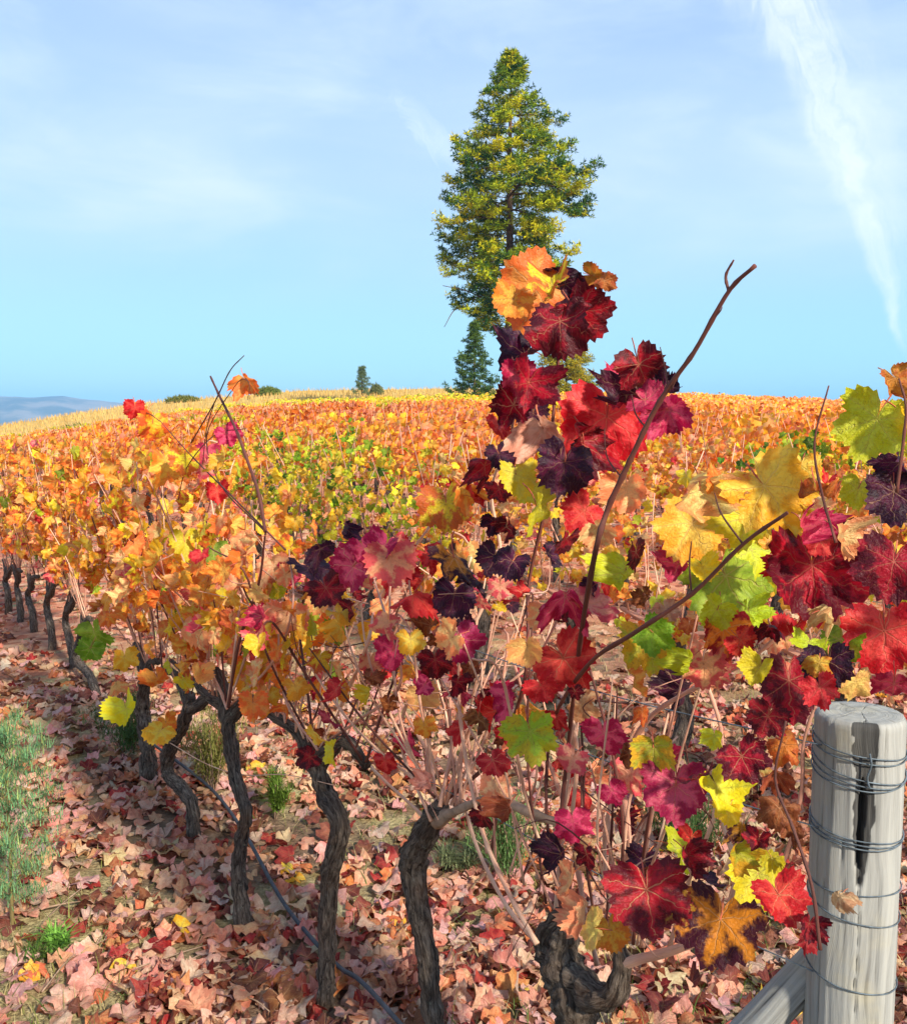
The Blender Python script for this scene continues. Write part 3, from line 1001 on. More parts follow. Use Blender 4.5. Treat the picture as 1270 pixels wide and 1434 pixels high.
for key in ('snake', 'fifth', 'lean', 'g7', 'g8', 'g9', 'g10', 'g11'):
    v = VINES[key]
    v.auto_canes(17 if key in ('snake', 'fifth') else 14, zr=(1.08, 1.52), spread=.20, r=.0038)
T3.auto_canes(11, zr=(1.05, 1.42), r=.0038)
S2.auto_canes(19, zr=(1.0, 1.34), spread=.16, r=.0038)
DK.auto_canes(22, zr=(.95, 1.3), spread=.16, r=.0038, ends=[(1, DK.head + D * .16 + Vector((0, 0, .02)), None), (-1, DK.head - D * .10 + Vector((0, 0, .02)), None)])
S.auto_canes(26, zr=(.95, 1.34), spread=.15, r=.0038, ends=[(1, S.head + D * .3 + Vector((0, 0, .03)), None), (-1, S.head - D * .22 + Vector((0, 0, .05)), None)])
VR.auto_canes(14, zr=(1.25, 1.62), spread=.06, ends=VR.arms(.12))

random.seed(21)
for v, n in ((S, 34), (DK, 26), (S2, 18), (T3, 10)):
    for i in range(n):
        c = random.choice(v.canes)
        p = c[random.randrange(3, len(c) - 1)]
        d_ = Vector((random.gauss(0, 1), random.gauss(0, .5), random.gauss(.1, .8))).normalized() * (random.uniform(.05, .20) if p.z < 1.45 else random.uniform(.02, .05))
        v.part('side_shoot', [p, p + d_ * .5 + rvec() * .012, p + d_ + rvec() * .03], [.0016, .0012, .0007], M_CANE if random.random() < .6 else M_DARKCANE, sides=4, n=8)

# leaves placed one by one where the photograph shows them: x, y, width in photo pixels, colour, tip direction in degrees (0 = down, 90 = to the right)
HERO = [
    # spire
    (735, 408, 92, 'OR', -60), (772, 405, 62, 'YR', 20), (715, 425, 50, 'OR', -30), (800, 395, 62, 'PU', 120), (765, 445, 66, 'PU', 0), (818, 446, 76, 'DR', 40),
    (785, 462, 76, 'DR', 0), (835, 388, 40, 'OB', 90), (850, 395, 30, 'OB', 60), (728, 500, 66, 'PU', -20), (740, 470, 46, 'PU', 10), (738, 545, 64, 'DR', 0),
    (715, 575, 58, 'DR', -40), (745, 585, 44, 'PU', 10), (700, 600, 36, 'RD', 0), (720, 530, 50, 'MG', -10),
    (765, 610, 76, 'TN', 10), (848, 600, 112, 'RD', 0), (815, 632, 78, 'DR', -20), (790, 656, 70, 'PU', 0), (880, 560, 84, 'PU', -30), (868, 545, 60, 'MG', -40),
    (898, 520, 72, 'DR', 20), (935, 545, 48, 'PU', 60), (938, 582, 56, 'MG', 10), (910, 560, 50, 'MG', 60), (725, 672, 70, 'YL', 0), (750, 720, 84, 'YG', 10), (740, 690, 60, 'YL', -20),
    (712, 742, 50, 'DR', 0), (812, 720, 64, 'RD', -30), (880, 692, 64, 'SA', 0), (680, 660, 52, 'DR', -20), (700, 690, 44, 'DR', 10), (722, 645, 46, 'DR', 10), (700, 640, 36, 'PU', 0),
    (840, 745, 50, 'SA', 20), (790, 760, 50, 'DR', 0), (770, 780, 46, 'PU', 20), (715, 790, 50, 'PU', -10), (690, 735, 40, 'PU', -30),
    # band to the left
    (438, 800, 66, 'PU', -10), (452, 772, 54, 'PU', 30), (460, 830, 56, 'DR', 20), (490, 800, 74, 'MG', -30), (512, 772, 46, 'MG', 40), (505, 815, 50, 'PK', 20), (548, 790, 72, 'PK', 0),
    (535, 770, 50, 'MG', -40), (570, 835, 68, 'RD', 0), (560, 775, 44, 'RD', 40), (640, 790, 82, 'DY', 10), (635, 838, 64, 'PU', 0), (602, 782, 46, 'RD', 20), (660, 815, 50, 'PU', 40), (625, 712, 76, 'YR', 0), (655, 690, 50, 'OR', 40),
    (665, 700, 44, 'RD', 20), (690, 785, 54, 'PU', -20), (725, 835, 54, 'RD', 0), (790, 842, 78, 'MG', -20), (830, 852, 80, 'PK', 30), (650, 902, 62, 'MG', 20), (700, 825, 40, 'PK', 0), (755, 865, 46, 'SA', 0),
    (517, 930, 40, 'PK', 0), (592, 962, 34, 'MG', -50), (795, 930, 90, 'RD', 20), (738, 912, 52, 'PE', 0), (745, 1035, 86, 'GR', 0), (690, 1000, 60, 'RD', 10), (672, 1010, 50, 'BR', -10),
    (692, 1070, 50, 'RD', 0), (708, 1030, 34, 'RD', 0), (760, 965, 46, 'RD', 40), (600, 880, 50, 'BR', 0), (610, 930, 48, 'DR', 10), (545, 990, 36, 'BR', 0), (595, 1020, 38, 'OR', 0), (540, 1070, 40, 'RD', 10), (445, 1050, 46, 'BR', 0), (430, 1062, 36, 'DR', -40),
    (640, 960, 40, 'DR', -10), (660, 940, 36, 'BR', 10), (480, 860, 44, 'YO', 0), (575, 900, 40, 'YO', 0),
    # right
    (875, 808, 84, 'YG', 0), (855, 790, 50, 'YO', -40), (900, 840, 44, 'BR', 20), (948, 795, 62, 'MG', 10), (890, 780, 54, 'DR', 0), (975, 700, 100, 'SA', -30), (962, 745, 100, 'YO', -10),
    (1080, 695, 128, 'YO', 20), (1042, 735, 86, 'YL', 0), (1010, 690, 60, 'OR', 0), (1022, 822, 126, 'GN', 10), (1060, 775, 70, 'YG', 20), (1000, 860, 60, 'YG', -30), (1137, 812, 138, 'DR', 0), (1125, 745, 74, 'MG', 0), (1150, 760, 50, 'RD', 40),
    (1178, 758, 66, 'SA', 30), (1195, 785, 50, 'OR', 40), (1090, 795, 50, 'RD', -70), (1248, 800, 104, 'DR', 0), (1250, 700, 92, 'PU', 0), (1262, 655, 50, 'PU', 20), (1222, 600, 92, 'YG', -20), (1255, 537, 52, 'OB', 20), (1262, 585, 50, 'YL', 20),
    (1150, 690, 60, 'OB', 20), (1120, 660, 50, 'YO', 0), (1200, 690, 44, 'YG', 0), (1238, 900, 116, 'RD', 10), (1250, 962, 66, 'MG', 0), (1175, 905, 76, 'GN', 10), (1160, 935, 70, 'PU', 0), (1130, 905, 50, 'YG', -10), (1105, 968, 106, 'DR', 0), (1072, 1010, 60, 'DR', -20), (1150, 970, 60, 'RD', 30),
    (1195, 962, 56, 'PE', -20), (1160, 860, 60, 'TN', 0), (1012, 890, 84, 'RY', 0), (908, 905, 88, 'GR', 10), (920, 890, 60, 'GN', 60), (965, 932, 56, 'YG', -10), (985, 938, 74, 'PK', 20), (1040, 900, 44, 'RD', 30), (1060, 940, 50, 'YG', 0), (890, 960, 50, 'OR', 0), (1050, 860, 46, 'YG', 20),
    (915, 1055, 66, 'GR', 0), (945, 1112, 96, 'MG', -15), (975, 1090, 64, 'DR', 40), (1010, 1112, 76, 'YL', 20), (1020, 1140, 40, 'YL', 0), (1000, 1035, 34, 'YL', 10), (1042, 1068, 72, 'DR', 30), (950, 1196, 68, 'YG', 0), (1030, 1200, 58, 'GR', 0), (1065, 1235, 90, 'YL', 0), (1085, 1205, 40, 'YG', 50), (1096, 1262, 78, 'RD', 30),
    (908, 1262, 110, 'DR', 0), (875, 1270, 50, 'PK', -40), (950, 1275, 54, 'RY', 20), (1005, 1302, 110, 'DY', 5), (1132, 1300, 46, 'DR', 0), (1130, 1320, 34, 'RD', 0), (1175, 1262, 46, 'TN', 20), (1090, 1140, 66, 'BR', 0), (1104, 1050, 66, 'OB', 20), (1085, 1090, 50, 'BR', -20), (1110, 1165, 50, 'BR', 10), (1145, 935, 50, 'OR', 0), (880, 1060, 44, 'BR', -20), (1060, 1180, 40, 'DR', 0), (900, 1000, 36, 'OB', 0),
    (1100, 890, 50, 'RD', 0), (1080, 880, 44, 'DR', 30), (1200, 830, 50, 'TN', 0), (935, 860, 50, 'TN', 20), (985, 800, 44, 'YL', 0),
    # farther along to the left
    (135, 893, 58, 'GN', 0), (125, 912, 40, 'GN', -20), (175, 925, 44, 'YO', 0), (220, 956, 48, 'OR', 10), (163, 962, 32, 'SA', 0), (178, 998, 52, 'YL', 0), (222, 1028, 48, 'YO', -10), (235, 1015, 36, 'OR', 40),
    (347, 537, 42, 'OR', 10), (188, 575, 36, 'RD', 0), (214, 598, 48, 'YR', 0), (205, 580, 34, 'OR', -40), (232, 655, 56, 'OR', -20), (260, 648, 50, 'YR', 20), (288, 640, 44, 'MG', 10), (305, 692, 36, 'RD', 0), (320, 610, 36, 'MG', 30), (285, 655, 40, 'PK', 0),
    (345, 950, 50, 'YO', 0), (355, 990, 50, 'OR', 0), (280, 945, 34, 'PE', 0), (400, 870, 70, 'SA', 0), (430, 865, 60, 'YG', 10), (375, 880, 46, 'YO', 0), (385, 800, 60, 'SA', 0), (280, 880, 56, 'SA', 10), (265, 835, 60, 'SA', -10), (290, 820, 50, 'OR', 0), (260, 765, 56, 'YG', 0), (300, 780, 50, 'GN', 20), (285, 745, 50, 'YL', 0), (415, 965, 36, 'YO', 0),
]
hero_meshes = LEAF_FLAT + LEAF_CUP
nearest = [(k, T_OF(v.base)) for k, v in VINES.items()]
CAMP = Vector((0, 0, CAM_Z))
for (px, py, wpx, key, tipdeg) in HERO:
    c = random.uniform(.86, 1.04) if px > 420 else random.uniform(.82, .95)
    if px > 1140 and py > 1200:
        c = 1.0
    P = on_row(px, py, c)
    depth = P.y * CP + (CAM_Z - P.z) * SP
    rad = wpx / F * depth / (1.42 if P.z > 1.52 and px > 600 else 1.72 if wpx < 105 else 1.58)
    toc = (CAMP - P).normalized()
    nrm = toc + rvec() * (.20 if wpx > 88 else .46) + Vector((.1, 0, .15))
    a = R_(tipdeg + random.uniform(-18, 18))
    tip = Vector((math.sin(a), 0, -math.cos(a)))
    tt = T_OF(P)
    vk = min(nearest, key=lambda kv: abs(kv[1] - tt))[0]
    v = VINES[vk]
    if key in ('TN', 'BR', 'OB'):
        me = random.choice(LEAF_DRY)
    else:
        me = random.choice(LEAF_FLAT if random.random() < (.45 if wpx < 88 else .8) else (LEAF_CUP if random.random() < .8 else LEAF_DRY))
    o = add_leaf(v.root, v.base, P, rad, key, nrm, tip, mesh=me)
    for _ in range(random.choice((0, 0, 1, 1)) if px > 420 and P.z < 1.38 else 0):
        k2 = key if random.random() < .5 else pick(REDMIX if px > 420 else ORANGE)
        q = P + N * random.uniform(.03, .16) + D * random.gauss(0, rad * 1.1) + Vector((0, 0, random.gauss(0, rad * 1.0)))
        if q.z > 1.56:
            continue
        if q.x / q.y > .36 and (CAM_Z - q.z) / q.y > .20:
            continue
        add_leaf(v.root, v.base, q, rad * random.uniform(.35, .7), k2, toc + rvec() * .7, tip + rvec() * .5, mesh=random.choice(LEAF_CUP + LEAF_DRY))
    if wpx > 120:
        o['label'] = {'DR': 'large dark red leaf with pale veins', 'GN': 'large light green leaf', 'YO': 'large yellow orange leaf'}.get(key, 'large leaf')

# the rest of each front vine's leaves grow along its canes
for key, n, pal, rr in [('snake', 235, ORANGE, (.030, .052)), ('fifth', 235, ORANGE, (.030, .052)), ('lean', 225, ORANGE, (.030, .052)), ('g7', 200, ORANGE, (.030, .052)),
                        ('g8', 180, ORANGE, (.032, .054)), ('g9', 170, ORANGE, (.032, .054)), ('g10', 150, ORANGE, (.034, .056)), ('g11', 150, ORANGE, (.034, .056)),
                        ('third', 220, ORANGE, (.028, .048)), ('second', 90, {**ORANGE, 'RD': 1.5, 'MG': 1.5, 'BR': 1}, (.03, .05)), ('dark', 30, REDMIX, (.028, .05)), ('stump', 44, REDMIX, (.026, .048)),
                        ('right', 60, {**REDMIX, 'YG': 1.2, 'YL': 1}, (.03, .055))]:
    v = VINES[key]
    for i in range(n):
        v.leaf_on_cane(pick(pal), random.uniform(*rr), fmin=.30)


# ------------------------------------------------------------------ rows beyond
def zone_palette(x, y, row):
    k = x / y
    d = math.hypot(x, y)
    nz = noise.noise(Vector((x * .35, y * .35, 3.1)))
    green = {'YG': 5, 'GN': 3.4, 'GD': 1.2, 'YO': 2.6, 'YL': 2.6, 'OR': 1}
    orange = {'OR': 3.2, 'YO': 3.6, 'SA': 4.2, 'YR': 1.4, 'PE': 1.6, 'OB': 1, 'YL': .9, 'RD': .45, 'PK': .6, 'YG': .4}
    rust = {'OR': 3, 'SA': 4, 'OB': 3, 'YO': 2, 'TN': 1.5, 'RD': .6}
    yel = {'YL': 4, 'YG': 4, 'GR': 2, 'YO': 2, 'GN': 1}
    if row == 1:
        if -.22 < k < -.03 and nz > -.15: return 'green', green
        return 'orange', orange
    if row == 2 and -.20 < k < .0 and nz > .02: return 'green', green
    if row in (2, 3) and .27 < k < .45 and nz > -.1: return 'green', {'GN': 3, 'GD': 2.5, 'YG': 2, 'OR': 1}
    if d > 38 and k < .06: return 'yellow', {'YL': 4, 'YG': 5, 'PE': 1, 'YO': 1, 'GR': 2, 'GN': .8}
    if d > 36: return 'orange', {'OR': 2, 'YO': 4, 'YL': 2, 'SA': 1}
    if nz > .40: return 'yellow', yel
    return ('rust', rust) if d > 14 and nz < .15 else ('orange', orange)


def trunk_proto(i):
    rr = random.Random(i + 50)
    pts = [(0, 0, -.05)]
    for z in (.2, .4, .64):
        pts.append((rr.uniform(-.05, .05), rr.uniform(-.05, .05), z))
    V, UV, q, t = tube_geo(pts, [.05, .042, .04, .036], sides=9, n=16, gnarl=.3, freq=20)
    return mk_mesh('trunk', V, [q, t], M_BARK, uv=UV)


TRUNKS = [trunk_proto(i) for i in range(4)]


def cane_proto(i, n=10):
    lst = []
    rr = random.Random(i + 90)
    for k in range(n):
        s = rr.uniform(-.34, .34)
        a = D * s + Vector((0, 0, .66))
        tp = D * (s + rr.gauss(0, .14)) + N * rr.gauss(0, .16) + Vector((0, 0, rr.uniform(1.1, 1.55)))
        md = a.lerp(tp, .5) + Vector((rr.gauss(0, .03), rr.gauss(0, .03), 0))
        lst.append(([a, md, tp], [.005, .0045, .0028], dict(sides=4, n=6)))
    lst.append(([D * -.36 + Vector((0, 0, .68)), Vector((0, 0, .62)), D * .36 + Vector((0, 0, .68))], [.012, .03, .012], dict(sides=6, n=8)))
    return tubes_join('canes', lst, M_CANE)


CANES = [cane_proto(i) for i in range(5)]


def rand_canopy(n, half=.42, zlo=.62, zhi=1.45):
    s = rng.uniform(-half, half, n)
    z = zlo + (zhi - zlo) * rng.beta(1.7, 1.35, n)
    side = np.where(rng.random(n) < .6, -1, 1)
    wv = .28 * np.sin(np.clip((z - .5) / 1.05, 0, 1) * np.pi) + .05
    off = side * wv * rng.random(n) ** .5 + rng.normal(0, .03, n)
    Dn, Nn = np.array(D), np.array(N)
    pos = s[:, None] * Dn + off[:, None] * Nn + np.array([0, 0, 1]) * z[:, None]
    nr = side[:, None] * Nn + np.array([0, -.4, .5]) + rng.normal(0, .45, (n, 3))
    tip = np.array([0, 0, -1.0]) + rng.normal(0, .5, (n, 3))
    return pos, nr, tip


FOL = {}
PALS = {
    'green': {'YG': 4.5, 'GN': 3, 'GD': 1.2, 'YO': 3, 'YL': 2.2, 'OR': 1.6}, 'orange': {'OR': 3.2, 'YO': 3.6, 'SA': 4.2, 'YR': 1.4, 'PE': 1.6, 'OB': 1, 'YL': .9, 'RD': .45, 'PK': .6, 'YG': .4},
    'rust': {'OR': 3, 'SA': 4, 'OB': 3, 'YO': 2, 'TN': 1.5, 'RD': .6}, 'yellow': {'YL': 4, 'YG': 4, 'GR': 2, 'YO': 2, 'GN': 1}}
for nm, pal in PALS.items():
    FOL[nm] = []
    for i in range(5):
        n = 330
        pos, nr, tip = rand_canopy(n)
        ks = [pick(pal) if nm in ('green', 'yellow') else ['OB', 'SA', 'OR', 'YO', 'PE', 'YL', 'YG'][max(0, min(6, int((1.6 if nm == 'rust' else 2.3) + (i - 2) * .35 + random.gauss(0, 1.0) + .5)))] for _ in range(n)]
        c1, c2, sp = cols_for(ks)
        cc = c1 * .78 + c2 * .22
        FOL[nm].append(batch('foliage', FAR_T, nr, tip, pos, rng.uniform(.045, .066, n), cc, c2, M_LEAFF, detail=False))

ROWNAME = {1: 'first', 2: 'second', 3: 'third', 4: 'fourth', 5: 'fifth'}
PALNAME = {'green': 'green and yellow leaved', 'orange': 'orange and salmon leaved', 'rust': 'rust orange leaved', 'yellow': 'yellow green leaved'}
LEAF_LIMIT = {1: 9.4, 2: 9.0}


def row_depths(c, dmin_extra=1.0):
    """t range along the row that the camera can see"""
    d0 = c / (.5 * N.x + N.y)
    return d0


def pix(p):
    v = Vector(p) - Vector((0, 0, CAM_Z))
    f = v.y * CP - v.z * SP
    return 635 + F * v.x / f, 717 - F * (v.z * CP + v.y * SP) / f


def landmark(px):
    for lim, nm in ((40, 'at the left end of the alley'), (110, 'beyond the leaning trunk'), (190, 'beyond the yellow hanging leaves'), (255, 'beyond the snake shaped trunk'),
                    (310, 'beyond the bare twigs with the lone orange leaf'), (370, 'beyond the slim bent trunk'), (430, 'just left of the magenta band'), (500, 'behind the magenta band'),
                    (570, 'behind the right end of the magenta band'), (640, 'behind the thick dark trunk'), (700, 'left of the red spire'), (770, 'behind the red spire'), (840, 'behind the gnarled stump'),
                    (910, 'behind the long dark cane'), (990, 'right of the long dark cane'), (1070, 'behind the large orange leaves'), (1150, 'behind the large dark red leaf'), (1280, 'behind the end post')):
        if px < lim:
            return nm
    return 'just right of the end post'


n_far = 0
for row in range(1, 6):
    c = C0 + SPACE * row
    y0 = c / (N.y + N.x * .56)
    ymax = min(c / max(.02, N.y - N.x * .53), 46 if row > 1 else 30)
    # positions along the row
    P0 = N * c
    tmin = (y0 - P0.y) / D.y - .3
    tmax = (ymax - P0.y) / D.y
    t_ = tmin
    step = .80
    while t_ < tmax:
        p = P0 + D * t_ + N * random.uniform(-.05, .05)
        p.z = gz(p.x, p.y)
        t_ += step * random.uniform(.92, 1.08)
        zn, pal = zone_palette(p.x, p.y, row)
        lab = f"{PALNAME[zn].replace(' leaved', '').replace(' and ', ' ')} vine, {ROWNAME[row]} row back, {landmark(pix(p)[0])}"
        root = thing('grape_vine', lab, 'grape vine', p, f'{PALNAME[zn]} vines of the {ROWNAME[row]} row behind')
        tr = link('trunk', TRUNKS[n_far % 4], root, rot=(0, 0, random.uniform(0, 6)), scl=(1, 1, random.uniform(.95, 1.06)))
        flip = random.choice((0, math.pi))
        ca = link('canes', CANES[n_far % 5], root, rot=(0, 0, flip)); ca['kind'] = 'stuff'
        if p.y < LEAF_LIMIT.get(row, 0):
            nl = 215 if row == 1 else 150
            pos, nr, tip = rand_canopy(nl, zlo=(.40 if -.26 < p.x / p.y < .1 else .62) if row == 1 else .75, zhi=1.42 if row == 1 else 1.42)
            for i in range(nl):
                add_leaf(root, (0, 0, 0), Vector(pos[i]), random.uniform(.034, .058), pick(pal), Vector(nr[i]), Vector(tip[i]), mesh=random.choice(LEAF_MID))
        else:
            fo = link('foliage', FOL[zn][random.randrange(5)], root, rot=(0, 0, flip), scl=(1, 1, random.uniform(.93, 1.06)))
            fo['kind'] = 'stuff'
        n_far += 1
print('vines in rows behind', n_far)


BAND = ['OB', 'SA', 'OR', 'YO', 'PE', 'YL', 'YG']


def band_key(x, y, row):
    if math.hypot(x, y) > 38 and x / y < .06:
        return pick({'YL': 4, 'YG': 5, 'PE': 1, 'YO': 1, 'GR': 2, 'GN': .8})
    v = 2.05 + 2.4 * noise.noise(Vector((x * .12, y * .12, row * .9))) + random.gauss(0, .85)
    if x / y > .06 and math.hypot(x, y) > 30:
        v += .5
    return BAND[max(0, min(len(BAND) - 1, int(v + .5)))]


def build_far_rows():
    pos_l, key_l, scl_l = [], [], []
    for row in range(6, 27):
        c = C0 + SPACE * row
        P0 = N * c
        y0 = c / (N.y + N.x * .56)
        ymax = min(c / max(.02, N.y - N.x * .55), 58)
        t0, t1 = (y0 - P0.y) / D.y, (ymax - P0.y) / D.y
        if t1 <= t0:
            continue
        dens = 150 if row < 12 else 100
        n = int((t1 - t0) * dens)
        ts = rng.uniform(t0, t1, n)
        x = P0.x + D.x * ts; y = P0.y + D.y * ts
        keepm = np.hypot(x, y) < 57 + 2 * np.sin(x * .3)
        x, y, ts = x[keepm], y[keepm], ts[keepm]
        n = len(ts)
        bump = np.array([noise.noise(Vector((a * 1.7, row * 3.3, 0))) for a in ts])
        z = rng.uniform(.55, 1.32, n) + bump * .22 * rng.random(n)
        off = rng.normal(0, .17, n)
        x = x + N.x * off; y = y + N.y * off
        pos_l.append(np.stack([x, y, gh(x, y) + z], 1))
        for a, b in zip(x, y):
            key_l.append(band_key(a, b, row))
        scl_l.append(rng.uniform(.05, .072, n) * (1 if row < 12 else 1.25))
    pos = np.concatenate(pos_l); scl = np.concatenate(scl_l)
    n = len(pos)
    nr = np.array([.1, -.7, .5]) + rng.normal(0, .6, (n, 3))
    tip = np.array([0, 0, -1.0]) + rng.normal(0, .5, (n, 3))
    c1, c2, sp = cols_for(key_l)
    me = batch('far_vine_rows', TINY_T, nr, tip, pos, scl, c1 * .78 + c2 * .22, c2, M_LEAFF, detail=False)
    tag(link('far_vine_rows', me), 'autumn coloured vine rows covering the hillside up to the crest', 'vine rows', kind='stuff')
    print('far leaves', n)


build_far_rows()

# ------------------------------------------------------------------ fallen leaves
FALL = {'FP': 6, 'FS': 5, 'FO': 2.2, 'FB': 2.2, 'FR': 1.2, 'FW': 3.8, 'FD': 1.2, 'YO': .1}
FNAME = {'FP': 'dusty pink', 'FS': 'salmon', 'FO': 'orange', 'FB': 'brown', 'FR': 'dull red', 'FW': 'pale tan', 'FD': 'dark brown', 'YO': 'yellow orange'}


def leaf_density(x, y):
    c = x * N.x + y * N.y
    nz = noise.noise(Vector((x * 1.1, y * 1.1, 7.7)))
    if c < C0 - .05:
        base = 1.0
        left = x / max(y, .3)
        if left < -.38 and y < 3.2:
            base = .5
        return base * (.80 + .5 * nz)
    return .72 + .6 * nz


fallen = []
tries = 0
while len(fallen) < 9600 and tries < 90000:
    tries += 1
    d = 2.0 * (17 / 2.0) ** random.random() if random.random() < .75 else 2.0 + 3.6 * random.random()
    k = random.uniform(-.56, .56)
    x, y = k * d, d
    if random.random() < leaf_density(x, y):
        fallen.append((x, y))
fallen.sort(key=lambda p: p[1] + abs(p[0]) * .1)
near = [p for p in fallen if abs(p[0] / p[1]) < .46 and p[1] > 2.36]
random.seed(11)
chosen = set(near[:296])
stuff_pts = [p for p in fallen if p not in chosen]
for p in near[:296]:
    key = pick(FALL)
    P = Vector((p[0], p[1], gz(*p) + random.uniform(.012, .035)))
    nrm = Vector((0, 0, 1)) + rvec() * .30
    fr_r = random.uniform(.042, .072)
    gi = random.randrange(len(LEAF_GROUND))
    o = add_leaf(None, (0, 0, 0), P, fr_r, key, nrm, rvec(), mesh=LEAF_GROUND[gi], name='fallen_leaf')
    look = ('small ' if fr_r < .051 else 'large ' if fr_r > .063 else '') + ('curled', 'flat', 'cupped')[gi % 3]
    qx, qy = pix(P)
    spot = ('by the feathery weed' if qx < 130 else 'in the alley left of the slim trunk' if qx < 300 else 'at the foot of the slim bent trunk' if qx < 390 else 'left of the S shaped trunk' if qx < 450
            else 'between the S shaped and thick dark trunks' if qx < 590 else 'right of the thick dark trunk' if qx < 720 else 'at the foot of the gnarled stump' if qx < 880 else 'between the stump and the brace' if qx < 1060 else 'near the end post')
    row_ = 'low down' if qy > 1395 else 'farther up' if qy < 1330 else ''
    tag(o, ' '.join(f'{look} {FNAME[key]} fallen leaf {row_} {spot}'.split()), 'leaf', f'{FNAME[key]} fallen leaves on the near ground')
pts = np.array(stuff_pts)
tm = [leaf_template(500 + i, 18, (0.55, 1.0), ('dry', 'flat', 'cup')[i % 3], 1.1) for i in range(5)]
parts = np.array_split(np.arange(len(pts)), 5)
rng.shuffle(pts)
objs = []
VV, TT, QQ, UU, A1, A2 = [], [], [], [], [], []
off = 0
for tmpl, idx in zip(tm, parts):
    p = pts[idx]
    n = len(p)
    pos = np.column_stack([p, gh(p[:, 0], p[:, 1]) + rng.uniform(.006, .032, n)])
    nr = np.array([0, 0, 1.0]) + rng.normal(0, .30, (n, 3))
    tip = rng.normal(0, 1, (n, 3))
    c1, c2, sp = cols_for([pick(FALL) for _ in range(n)])
    me = batch('tmp', tmpl, nr, tip, pos, rng.uniform(.042, .072, n), c1, c2, M_LEAFS, spot=sp)
    objs.append(me)
bm_objs = [link('fallen_leaves', me) for me in objs]


def join_objs(lst, name):
    with bpy.context.temp_override(active_object=lst[0], object=lst[0], selected_objects=lst, selected_editable_objects=lst):
        bpy.ops.object.join()
    lst[0].name = name
    return lst[0]


fl = join_objs(bm_objs, 'fallen_leaves')
tag(fl, 'carpet of dry pink and brown fallen vine leaves over the alley and between the rows', 'leaves', kind='stuff')


# ------------------------------------------------------------------ grass and weeds
def blades_mesh(name, roots, hts, lean, cols, width=.0035, seg=3, mat=None):
    n = len(roots)
    ang = rng.uniform(0, 2 * np.pi, n)
    dirx = np.stack([np.cos(ang), np.sin(ang), np.zeros(n)], 1)
    side = np.stack([-np.sin(ang), np.cos(ang), np.zeros(n)], 1)
    V = []
    w_ = np.broadcast_to(np.asarray(width, float), (n,))
    for i in range(seg + 1):
        f = i / seg
        c = roots + np.array([0, 0, 1]) * (hts * f * (1 - .25 * lean * f))[:, None] + dirx * (hts * lean * f * f)[:, None]
        ww = (w_ * (1 - f * .92))[:, None]
        V.append(c - side * ww); V.append(c + side * ww)
    V = np.stack(V, 1)
    k = 2 * (seg + 1)
    q = np.array([(2 * i, 2 * i + 1, 2 * i + 3, 2 * i + 2) for i in range(seg)])
    Q = (q[None] + (np.arange(n) * k)[:, None, None]).reshape(-1, 4)
    return mk_mesh(name, V.reshape(-1, 3), Q, mat or M_BLADE, attrs={'c1': np.repeat(cols, k, 0)}, smooth=True)


def build_grass():
    R = []
    for _ in range(60000):
        d = 1.5 * (13 / 1.5) ** random.random()
        k = random.uniform(-.56, .56)
        x, y = k * d, d
        c = x * N.x + y * N.y
        nz = noise.noise(Vector((x * .8, y * .8, 1.7))) + .5 * noise.noise(Vector((x * 2.7, y * 2.7, 4)))
        if c > C0 + .15:
            p = .18 + .9 * max(0, nz)
        elif k < -.34 and y < 3.4:
            p = .12 + .4 * max(0, nz)
        else:
            p = max(0, nz - .42) * .5
        if random.random() < p:
            R.append((x, y))
    R = np.array(R)
    roots = np.column_stack([R, gh(R[:, 0], R[:, 1])])
    n = len(roots)
    g = rng.random(n)[:, None]
    pal = np.where(g < .45, np.array(lin((168, 156, 112))), np.where(g < .7, np.array(lin((120, 124, 62))), np.array(lin((74, 104, 44)))))
    cols = pal * rng.uniform(.7, 1.2, (n, 1))
    me = blades_mesh('grass', roots, rng.uniform(.03, .10, n), rng.uniform(.3, 1.3, n), cols, width=rng.uniform(.0012, .0028, n))
    tag(link('grass', me), 'thin straw and green grass between the vine rows', 'grass', kind='stuff')
    print('grass', n)


build_grass()


def build_straw():
    n = 16000
    d = rng.uniform(57, 116, n); k = rng.uniform(-.56, .56, n)
    x, y = k * d * .92, d * .92
    roots = np.column_stack([x, y, gh(x, y)])
    cols = np.array(lin((200, 166, 98))) * rng.uniform(.8, 1.15, (n, 1))
    me = blades_mesh('straw_grass', roots, rng.uniform(.25, .55, n), rng.uniform(.1, .5, n), cols, width=.05, seg=2)
    tag(link('straw_grass', me), 'dry straw coloured grass along the crest of the hill', 'grass', kind='stuff')


build_straw()


